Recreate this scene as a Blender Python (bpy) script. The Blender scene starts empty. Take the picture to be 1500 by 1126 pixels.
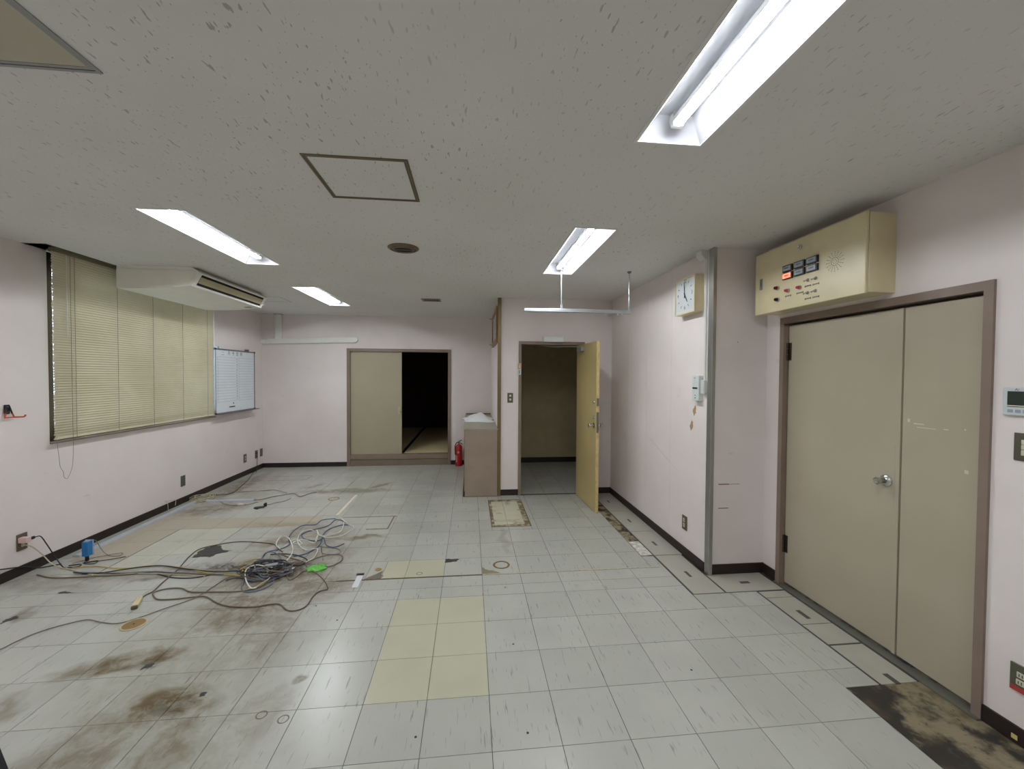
import bpy, bmesh, math, random
from mathutils import Vector, Matrix

# ------------------------------------------------------------------ camera
SC = bpy.context.scene
COL = SC.collection
CAM_H, YAW, PITCH, ROLL, FPX = 1.58467, 0.10301, 0.02186, 0.00607, 589.336
cy, sy, cp, sp, cr, sr = (math.cos(YAW), math.sin(YAW), math.cos(PITCH), math.sin(PITCH), math.cos(ROLL), math.sin(ROLL))
_f = Vector((sy, cy, 0)); _r = Vector((cy, -sy, 0)); _u = Vector((0, 0, 1))
FWD = _f * cp - _u * sp
_u2 = _u * cp + _f * sp
RIGHT = _r * cr + _u2 * sr
UP = _u2 * cr - _r * sr
cd = bpy.data.cameras.new('camera')
cd.sensor_fit = 'HORIZONTAL'; cd.sensor_width = 36.0; cd.lens = FPX / 1500 * 36.0
cd.clip_start = 0.02; cd.clip_end = 200
cam = bpy.data.objects.new('camera', cd); COL.objects.link(cam)
cam.matrix_world = Matrix(((RIGHT.x, UP.x, -FWD.x, 0), (RIGHT.y, UP.y, -FWD.y, 0), (RIGHT.z, UP.z, -FWD.z, CAM_H), (0, 0, 0, 1)))
SC.camera = cam

# ------------------------------------------------------------------ world, exposure
TUBE = 31.0
vs = SC.view_settings
vs.view_transform = 'Standard'; vs.look = 'None'; vs.gamma = 1.0; vs.use_curve_mapping = False
vs.exposure = 1.69
W = bpy.data.worlds.new('sky'); SC.world = W; W.use_nodes = True
bg = W.node_tree.nodes['Background']
bg.inputs[0].default_value = (0.62, 0.78, 1.0, 1); bg.inputs[1].default_value = 2.0

# ------------------------------------------------------------------ helpers
def lin(c):
    return tuple((v / 255 / 12.92 if v <= 10 else ((v / 255 + 0.055) / 1.055) ** 2.4) for v in c)

def nmat(name):
    m = bpy.data.materials.new(name); m.use_nodes = True
    nt = m.node_tree
    return m, nt, nt.nodes['Principled BSDF']

def node(nt, typ, ins=None, **kw):
    n = nt.nodes.new(typ)
    for k, v in kw.items(): setattr(n, k, v)
    for k, v in (ins or {}).items():
        if hasattr(v, 'is_linked') or isinstance(v, bpy.types.NodeSocket): nt.links.new(v, n.inputs[k])
        else: n.inputs[k].default_value = v
    return n

def math_(nt, op, a, b=None, clamp=False):
    n = nt.nodes.new('ShaderNodeMath'); n.operation = op; n.use_clamp = clamp
    for i, v in enumerate((a, b)):
        if v is None: continue
        if isinstance(v, bpy.types.NodeSocket): nt.links.new(v, n.inputs[i])
        else: n.inputs[i].default_value = v
    return n.outputs[0]

def mixc(nt, fac, a, b):
    n = nt.nodes.new('ShaderNodeMix'); n.data_type = 'RGBA'
    for i, v in ((0, fac), (6, a), (7, b)):
        if isinstance(v, bpy.types.NodeSocket): nt.links.new(v, n.inputs[i])
        elif i == 0: n.inputs[0].default_value = v
        else: n.inputs[i].default_value = (*v[:3], 1)
    return n.outputs[2]

def ramp(nt, v, a, b, lo=0.0, hi=1.0, smooth=True):
    n = nt.nodes.new('ShaderNodeMapRange'); n.interpolation_type = 'SMOOTHSTEP' if smooth else 'LINEAR'
    nt.links.new(v, n.inputs[0])
    for i, x in zip((1, 2, 3, 4), (a, b, lo, hi)): n.inputs[i].default_value = x
    return n.outputs[0]

def pos(nt):
    return nt.nodes.new('ShaderNodeNewGeometry').outputs['Position']

def noise(nt, vec, scale, detail=3.0, rough=0.55, sc=(1, 1, 1), off=(0, 0, 0)):
    m = node(nt, 'ShaderNodeMapping', {'Vector': vec, 'Scale': sc, 'Location': off})
    return node(nt, 'ShaderNodeTexNoise', {'Vector': m.outputs[0], 'Scale': scale, 'Detail': detail, 'Roughness': rough}).outputs[0]

MATS = {}
def M(name, rgb, rough=0.5, metal=0.0, var=0.06, scale=6.0, bump=0.0, bscale=300, spec=0.5, emit=None):
    """plain painted / plastic / metal surface with a little procedural unevenness"""
    if name in MATS: return MATS[name]
    m, nt, b = nmat(name); c = lin(rgb)
    P = pos(nt)
    n = noise(nt, P, scale, 4)
    hi = tuple(min(1, v * (1 + var)) for v in c); lo = tuple(v * (1 - var) for v in c)
    nt.links.new(mixc(nt, ramp(nt, n, .3, .7), lo, hi), b.inputs['Base Color'])
    b.inputs['Roughness'].default_value = rough; b.inputs['Metallic'].default_value = metal
    b.inputs['Specular IOR Level'].default_value = spec
    if bump:
        bn = node(nt, 'ShaderNodeBump', {'Height': noise(nt, P, bscale, 2), 'Strength': bump, 'Distance': 0.002})
        nt.links.new(bn.outputs[0], b.inputs['Normal'])
    if emit:
        b.inputs['Emission Color'].default_value = (*lin(rgb), 1); b.inputs['Emission Strength'].default_value = emit
    MATS[name] = m
    return m

def box(bm, x0, x1, y0, y1, z0, z1):
    x0, x1 = sorted((x0, x1)); y0, y1 = sorted((y0, y1)); z0, z1 = sorted((z0, z1))
    v = [bm.verts.new((x, y, z)) for x in (x0, x1) for y in (y0, y1) for z in (z0, z1)]
    for f in ((0, 1, 3, 2), (4, 6, 7, 5), (0, 4, 5, 1), (2, 3, 7, 6), (0, 2, 6, 4), (1, 5, 7, 3)):
        bm.faces.new([v[i] for i in f])
    return bm

def BX(*boxes):
    bm = bmesh.new()
    for b in boxes: box(bm, *b)
    return bm

def bevelled(bm, w=0.004, seg=2):
    bmesh.ops.bevel(bm, geom=list(bm.edges), offset=w, segments=seg, affect='EDGES', profile=0.6, clamp_overlap=True)
    return bm

def frame_axes(d):
    d = d.normalized(); a = Vector((0, 0, 1)) if abs(d.z) < 0.9 else Vector((1, 0, 0))
    u = d.cross(a).normalized(); return u, d.cross(u).normalized()

def cyl(bm, p0, p1, r, r2=None, n=16, caps=True):
    p0, p1 = Vector(p0), Vector(p1); r2 = r if r2 is None else r2
    u, w = frame_axes(p1 - p0); A, B = [], []
    for i in range(n):
        t = 2 * math.pi * i / n; d = u * math.cos(t) + w * math.sin(t)
        A.append(bm.verts.new(p0 + d * r)); B.append(bm.verts.new(p1 + d * r2))
    for i in range(n):
        bm.faces.new((A[i], A[(i + 1) % n], B[(i + 1) % n], B[i]))
    if caps: bm.faces.new(A[::-1]); bm.faces.new(B)
    return bm

def lathe(bm, o, axis, prof, n=20):
    """prof: (distance along axis, radius) pairs"""
    o = Vector(o); d = Vector(axis).normalized(); u, w = frame_axes(d); rings = []
    for a, r in prof:
        if r < 1e-6: rings.append([bm.verts.new(o + d * a)])
        else: rings.append([bm.verts.new(o + d * a + (u * math.cos(2 * math.pi * i / n) + w * math.sin(2 * math.pi * i / n)) * r) for i in range(n)])
    for A, B in zip(rings, rings[1:]):
        for i in range(n):
            j = (i + 1) % n
            if len(A) == 1: bm.faces.new((A[0], B[j], B[i]))
            elif len(B) == 1: bm.faces.new((A[i], A[j], B[0]))
            else: bm.faces.new((A[i], A[j], B[j], B[i]))
    for R, flip in ((rings[0], True), (rings[-1], False)):
        if len(R) > 1: bm.faces.new(R[::-1] if flip else R)
    return bm

def prism(bm, poly, axis, a, b):
    """poly in the two other axes (x,y,z order), extruded along axis from a to b"""
    def mk(p, t): return {'x': (t, p[0], p[1]), 'y': (p[0], t, p[1]), 'z': (p[0], p[1], t)}[axis]
    A = [bm.verts.new(mk(p, a)) for p in poly]; B = [bm.verts.new(mk(p, b)) for p in poly]
    n = len(poly)
    for i in range(n): bm.faces.new((A[i], A[(i + 1) % n], B[(i + 1) % n], B[i]))
    bm.faces.new(A[::-1]); bm.faces.new(B)
    return bm

def spline(pts, sub=5):
    P = [Vector(p) for p in pts]; P = [P[0] * 2 - P[1]] + P + [P[-1] * 2 - P[-2]]; out = []
    for i in range(1, len(P) - 2):
        for k in range(sub):
            t = k / sub; a, b, c, d = P[i - 1:i + 3]
            out.append(0.5 * ((2 * b) + (c - a) * t + (2 * a - 5 * b + 4 * c - d) * t * t + (3 * b - a - 3 * c + d) * t ** 3))
    out.append(P[-2]); return out

def tube(bm, pts, r, n=6, sub=5):
    S = spline(pts, sub) if sub else [Vector(p) for p in pts]
    rings = []; u = None
    for i, p in enumerate(S):
        d = (S[min(i + 1, len(S) - 1)] - S[max(i - 1, 0)])
        if d.length < 1e-9: d = Vector((1, 0, 0))
        d.normalize()
        if u is None: u = frame_axes(d)[0]
        u = (u - d * u.dot(d))
        u = u.normalized() if u.length > 1e-6 else frame_axes(d)[0]
        w = d.cross(u)
        rings.append([bm.verts.new(p + (u * math.cos(2 * math.pi * k / n) + w * math.sin(2 * math.pi * k / n)) * r) for k in range(n)])
    for A, B in zip(rings, rings[1:]):
        for k in range(n): bm.faces.new((A[k], A[(k + 1) % n], B[(k + 1) % n], B[k]))
    bm.faces.new(rings[0][::-1]); bm.faces.new(rings[-1])
    return bm

def ring(bm, c, R, r, axis=(0, 0, 1), n=24, m=6, squash=1.0):
    c = Vector(c); d = Vector(axis).normalized(); u, w = frame_axes(d); rs = []
    for i in range(n):
        t = 2 * math.pi * i / n; e = u * math.cos(t) + w * math.sin(t)
        rs.append([bm.verts.new(c + e * (R + r * math.cos(2 * math.pi * k / m)) + d * (r * squash * math.sin(2 * math.pi * k / m))) for k in range(m)])
    for i in range(n):
        for k in range(m): bm.faces.new((rs[i][k], rs[i][(k + 1) % m], rs[(i + 1) % n][(k + 1) % m], rs[(i + 1) % n][k]))
    return bm

def top_of(o):
    while o.parent: o = o.parent
    return o

def obj(name, bm, mat, parent=None, smooth=False, base=True):
    """ONE mesh object from a bmesh in world coordinates; as a child it hangs under parent"""
    bmesh.ops.recalc_face_normals(bm, faces=bm.faces)
    me = bpy.data.meshes.new(name)
    o = bpy.data.objects.new(name, me); COL.objects.link(o)
    if parent:
        bmesh.ops.translate(bm, vec=-top_of(parent).location, verts=bm.verts); o.parent = parent
    elif base:
        xs = [v.co for v in bm.verts]
        c = Vector(((min(v.x for v in xs) + max(v.x for v in xs)) / 2, (min(v.y for v in xs) + max(v.y for v in xs)) / 2, min(v.z for v in xs)))
        bmesh.ops.translate(bm, vec=-c, verts=bm.verts); o.location = c
    bm.to_mesh(me); bm.free()
    if mat: me.materials.append(mat)
    if smooth:
        for p in me.polygons: p.use_smooth = True
        try: me.set_sharp_from_angle(angle=math.radians(40))
        except Exception: pass
    return o

def thing(name, label, cat, loc=(0, 0, 0), group=None):
    o = bpy.data.objects.new(name, None); COL.objects.link(o); o.location = loc; o.empty_display_size = 0.05
    o['label'] = label; o['category'] = cat
    if group: o['group'] = group
    return o

def tag(o, label, cat, group=None):
    o['label'] = label; o['category'] = cat
    if group: o['group'] = group
    return o

def struct(name, bm=None, mat=None, loc=(0, 0, 0), label=None):
    if bm is None:
        o = bpy.data.objects.new(name, None); COL.objects.link(o); o.location = loc; o.empty_display_size = 0.05
    else: o = obj(name, bm, mat, base=False)
    o['kind'] = 'structure'
    if label: o['label'] = label
    return o

def text_bm(body, size, origin, ux, uz, depth=0.0004, align='CENTER'):
    """flat lettering as a mesh: ux reading direction, uz up direction in world space"""
    cu = bpy.data.curves.new('t', 'FONT'); cu.body = body; cu.size = size; cu.align_x = align; cu.align_y = 'CENTER'; cu.resolution_u = 3
    o = bpy.data.objects.new('t', cu); COL.objects.link(o)
    dg = bpy.context.evaluated_depsgraph_get(); dg.update()
    me = bpy.data.meshes.new_from_object(o.evaluated_get(dg))
    bpy.data.objects.remove(o); bpy.data.curves.remove(cu)
    bm = bmesh.new(); bm.from_mesh(me); bpy.data.meshes.remove(me)
    ux, uz, og = Vector(ux), Vector(uz), Vector(origin)
    for v in bm.verts: v.co = og + ux * v.co.x + uz * v.co.y
    return bm

def merge(a, b):
    me = bpy.data.meshes.new('tmp'); b.to_mesh(me); b.free(); a.from_mesh(me); bpy.data.meshes.remove(me); return a

def subtract(rects, S):
    """cut axis-aligned rectangle S out of each rectangle (x0,x1,y0,y1,tag)"""
    out = []
    for (a, b, c, d, t) in rects:
        x0, x1, y0, y1 = max(a, S[0]), min(b, S[1]), max(c, S[2]), min(d, S[3])
        if x0 >= x1 - 1e-6 or y0 >= y1 - 1e-6: out.append((a, b, c, d, t)); continue
        if a < x0 - 1e-6: out.append((a, x0, c, d, t))
        if b > x1 + 1e-6: out.append((x1, b, c, d, t))
        if c < y0 - 1e-6: out.append((x0, x1, c, y0, t))
        if d > y1 + 1e-6: out.append((x0, x1, y1, d, t))
    return out

def inter(r, S):
    x0, x1, y0, y1 = max(r[0], S[0]), min(r[1], S[1]), max(r[2], S[2]), min(r[3], S[3])
    return (x0, x1, y0, y1) if x0 < x1 - 1e-6 and y0 < y1 - 1e-6 else None

# ------------------------------------------------------------------ surface materials
def wall_mat():
    m, nt, b = nmat('wallpaper'); P = pos(nt)
    c = mixc(nt, ramp(nt, noise(nt, P, 1.6, 4), .3, .75), lin((229, 219, 215)), lin((236, 227, 225)))
    c = mixc(nt, ramp(nt, noise(nt, P, 3.2, 5, off=(4, 2, 9)), .66, .82, 0, .3), c, lin((170, 158, 148)))
    scuff = ramp(nt, noise(nt, P, 9, 2, sc=(.4, .4, 2.2), off=(1, 7, 3)), .74, .8, 0, .25)
    c = mixc(nt, scuff, c, lin((140, 130, 122)))
    nt.links.new(c, b.inputs['Base Color']); b.inputs['Roughness'].default_value = .62
    b.inputs['Specular IOR Level'].default_value = .25
    bn = node(nt, 'ShaderNodeBump', {'Height': noise(nt, P, 220, 3), 'Strength': .18, 'Distance': .002})
    nt.links.new(bn.outputs[0], b.inputs['Normal'])
    return m

def ceil_mat():
    m, nt, b = nmat('ceiling_board'); P = pos(nt)
    c = mixc(nt, ramp(nt, noise(nt, P, 1.1, 3), .3, .7), lin((220, 219, 214)), lin((225, 224, 220)))
    d1 = ramp(nt, noise(nt, P, 42, 1.5, sc=(1.7, .42, 1)), .67, .71, 0, .5)
    d2 = ramp(nt, noise(nt, P, 80, 1, sc=(1.3, .6, 1), off=(3, 5, 0)), .70, .74, 0, .55)
    den = ramp(nt, noise(nt, P, .9, 2, off=(7, 1, 0)), .35, .65, .4, 1)
    c = mixc(nt, math_(nt, 'MULTIPLY', math_(nt, 'MAXIMUM', d1, d2), den), c, lin((104, 103, 99)))
    nt.links.new(c, b.inputs['Base Color']); b.inputs['Roughness'].default_value = .8; b.inputs['Specular IOR Level'].default_value = .2
    return m

# stains on the floor: centre, half sizes, turn in degrees, strength
STAINS = [(-1.5, 2.5, .65, .75, 0, .30), (-1.3, 1.6, .65, .55, 0, .32), (-1.5, 3.6, .7, .8, 0, .30), (-3.0, 5.8, .5, 1.2, 0, .3), (-1.86, 2.385, .34, .10, 12, .95), (-1.45, 2.04, .22, .18, 20, .95), (-1.27, 1.84, .14, .34, 0, .7), (-1.62, 1.72, .24, .45, 0, .65),
          (-1.5, 2.85, .36, .34, 0, .75), (-1.2, 2.55, .18, .42, 8, .5), (-1.55, 3.38, .62, .36, 0, .85), (-1.75, 3.15, .35, .2, 0, .5), (-1.45, 4.0, .3, .3, 0, .55), (-1.83, 3.96, .22, .13, 20, .75),
          (-1.15, 3.1, .35, .22, 10, .75), (-1.3, 3.68, .34, .34, 0, .5), (-1.62, 4.22, .42, .24, 0, .5), (-1.08, 4.02, .3, .06, 0, .75),
          (-1.7, 5.66, .68, .13, 0, .7), (-1.28, 5.9, .22, .08, 50, .7), (-2.2, 5.95, .2, .07, 60, .6), (-3.02, 5.02, .42, .26, 10, .8),
          (-3.22, 6.0, .2, .95, 0, .8), (-3.2, 3.36, .55, .14, -20, .45), (-2.2, 2.1, .1, .12, 30, .55), (-1.05, 1.45, .3, .3, 0, .4),
          (-2.5, 3.42, .9, .10, 0, .5), (-1.0, 1.95, .18, .25, 0, .35), (-1.9, 4.45, .5, .1, 0, .35), (-0.92, 2.15, .05, .05, 0, .8),
          (0.33, 3.85, .05, .35, 0, .3), (-2.9, 2.88, .07, .1, 0, .6)]
SOOT = [(-1.78, 3.5, .55, .10, 0, .95), (-1.55, 3.40, .32, .2, 0, .95), (-2.35, 3.36, .3, .04, 0, .5), (-1.35, 3.95, .1, .25, -20, .3), (-1.74, 2.345, .1, .05, 20, .5), (-1.42, 2.02, .1, .09, 0, .35)]

def tile_mat(name, base, base2, streak, hatch=False):
    m, nt, b = nmat(name); P = pos(nt)
    info = nt.nodes.new('ShaderNodeObjectInfo').outputs['Random']
    sep = node(nt, 'ShaderNodeSeparateXYZ', {'Vector': P}); X, Y = sep.outputs[0], sep.outputs[1]
    def rect(x0, x1, y0, y1):
        v = math_(nt, 'MULTIPLY', math_(nt, 'GREATER_THAN', X, x0), math_(nt, 'LESS_THAN', X, x1))
        return math_(nt, 'MULTIPLY', v, math_(nt, 'MULTIPLY', math_(nt, 'GREATER_THAN', Y, y0), math_(nt, 'LESS_THAN', Y, y1)))
    c = mixc(nt, ramp(nt, info, 0, 1, smooth=False), lin(base), lin(base2))
    c = mixc(nt, ramp(nt, noise(nt, P, 2.3, 4), .4, .7, 0, .35), c, lin(tuple(v * .93 for v in base)))
    if streak:
        s1 = ramp(nt, noise(nt, P, 9, 2, sc=(7.5, .8, 1)), .645, .70, 0, .32)
        s2 = ramp(nt, noise(nt, P, 5, 2, sc=(14, 1.2, 1), off=(3, 8, 0)), .66, .71, 0, .55)
        c = mixc(nt, math_(nt, 'MAXIMUM', s1, s2), c, lin((112, 113, 108)))
    band = math_(nt, 'MAXIMUM', rect(-2.95, -1.62, 4.385, 4.675), rect(-3.36, -2.945, 3.7, 4.85))
    c = mixc(nt, math_(nt, 'MULTIPLY', band, .85), c, lin((176, 165, 144)))
    # grime: soft blobs broken up by noise
    warp = node(nt, 'ShaderNodeTexNoise', {'Vector': P, 'Scale': 5.0, 'Detail': 4.0}).outputs[1]
    off = node(nt, 'ShaderNodeVectorMath', {0: warp, 1: (-.5, -.5, -.5)}, operation='ADD')
    off = node(nt, 'ShaderNodeVectorMath', {0: off.outputs[0], 'Scale': .26}, operation='SCALE')
    PW = node(nt, 'ShaderNodeVectorMath', {0: P, 1: off.outputs[0]}, operation='ADD').outputs[0]
    def blobs(lst):
        acc = None
        for (x, y, rx, ry, an, st) in lst:
            mp = node(nt, 'ShaderNodeMapping', {'Vector': PW, 'Location': (x, y, 0), 'Rotation': (0, 0, math.radians(an)), 'Scale': (rx, ry, 1)}, vector_type='TEXTURE')
            ln = node(nt, 'ShaderNodeVectorMath', {0: mp.outputs[0]}, operation='LENGTH').outputs['Value']
            v = ramp(nt, ln, .35, 1.25, st * 1.15, 0)
            acc = v if acc is None else math_(nt, 'MAXIMUM', acc, v)
        return acc
    fine = ramp(nt, noise(nt, PW, 11, 6, .65), .3, .66, .42, 1.0)
    c = mixc(nt, math_(nt, 'MULTIPLY', math_(nt, 'MULTIPLY', blobs(STAINS), fine), .95), c, lin((108, 92, 67)))
    fine2 = ramp(nt, noise(nt, PW, 16, 6, .7, off=(5, 1, 0)), .40, .62, .25, 1.0)
    c = mixc(nt, math_(nt, 'MULTIPLY', math_(nt, 'MULTIPLY', blobs(SOOT), fine2), .95), c, lin((58, 52, 46)))
    if hatch:
        e = math_(nt, 'SUBTRACT', 1.0, rect(.262, .585, 4.235, 5.02))
        hb = math_(nt, 'MAXIMUM', math_(nt, 'MULTIPLY', e, ramp(nt, noise(nt, P, 14, 5), .35, .6, .25, 1)), ramp(nt, noise(nt, P, 5, 5, off=(2, 2, 0)), .56, .72, 0, .7))
        c = mixc(nt, math_(nt, 'MULTIPLY', hb, .85), c, lin((104, 84, 52)))
    nt.links.new(c, b.inputs['Base Color'])
    b.inputs['Roughness'].default_value = .27
    b.inputs['Specular IOR Level'].default_value = .42
    return m

def slab_mat():
    m, nt, b = nmat('bare_screed'); P = pos(nt)
    n = noise(nt, P, 4.5, 7, .62, off=(0, 3, 0)); sepn = node(nt, 'ShaderNodeSeparateXYZ', {'Vector': P})
    edge = ramp(nt, sepn.outputs[0], 1.95, 2.22, -.13, .02)       # glue left thickest along the torn edge
    n2 = math_(nt, 'ADD', n, edge)
    c = mixc(nt, ramp(nt, n2, .42, .56), lin((52, 48, 42)), lin((142, 130, 104)))
    c = mixc(nt, ramp(nt, noise(nt, P, 7, 5, off=(4, 4, 0)), .5, .68, 0, .75), c, lin((88, 74, 52)))
    c = mixc(nt, ramp(nt, noise(nt, P, 40, 4), .62, .74, 0, .7), c, lin((40, 37, 33)))
    nt.links.new(c, b.inputs['Base Color']); b.inputs['Roughness'].default_value = .7
    bn = node(nt, 'ShaderNodeBump', {'Height': noise(nt, P, 35, 6), 'Strength': .5, 'Distance': .004})
    nt.links.new(bn.outputs[0], b.inputs['Normal'])
    return m

def door_mat(name, c0, c1, scratch=True):
    m, nt, b = nmat(name); P = pos(nt)
    c = mixc(nt, ramp(nt, noise(nt, P, 1.7, 4), .3, .7), lin(c0), lin(c1))
    if scratch:
        s = ramp(nt, noise(nt, P, 7, 3, sc=(.5, .5, 2.2), off=(2, 4, 1)), .76, .80, 0, .5)
        c = mixc(nt, s, c, lin((200, 192, 168)))
    nt.links.new(c, b.inputs['Base Color']); b.inputs['Roughness'].default_value = .42
    return m

WALL, CEIL = wall_mat(), ceil_mat()
T_PLAIN = tile_mat('vinyl_tile', (178, 178, 168), (187, 187, 177), True)
T_YELLOW = tile_mat('vinyl_tile_yellowed', (190, 188, 164), (193, 191, 168), False)
T_PALE = tile_mat('vinyl_tile_pale', (186, 185, 168), (190, 189, 173), True)
T_HATCH = tile_mat('vinyl_tile_hatch', (196, 192, 168), (202, 198, 174), False, True)
SLAB = slab_mat()
DOOR = door_mat('door_paint_taupe', (172, 162, 141), (178, 169, 148))
SLIDE = door_mat('door_paint_sage', (170, 161, 136), (174, 165, 140), False)
DOORY = door_mat('door_paint_mustard', (188, 169, 117), (196, 177, 125), False)
FRAME = M('frame_paint_brown', (136, 118, 106), .45)
BASE = M('baseboard_vinyl', (38, 27, 25), .5, var=.15)
STEEL = M('stainless_steel', (176, 176, 172), .36, .9)
CHROME = M('chrome', (200, 200, 198), .16, 1.0, var=.02)
BRONZE = M('bronze_anodised', (66, 52, 36), .4, .6)
WHITEP = M('white_plastic', (214, 216, 212), .4, var=.03)
WHITEM = M('white_enamel', (224, 224, 220), .38, var=.03)
BLACKP = M('black_plastic', (22, 21, 24), .45)
CREAM = M('cream_enamel', (216, 203, 164), .34, var=.04)
PLATE = M('outlet_plate_bronze', (104, 95, 78), .45, .25)
GREYP = M('grey_plastic', (120, 122, 120), .5)
WOOD = M('varnished_wood', (150, 110, 60), .4, var=.2, scale=18)
DARK = M('dark_void', (14, 12, 11), .8)
RED = M('fire_red', (178, 24, 30), .3)
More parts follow.
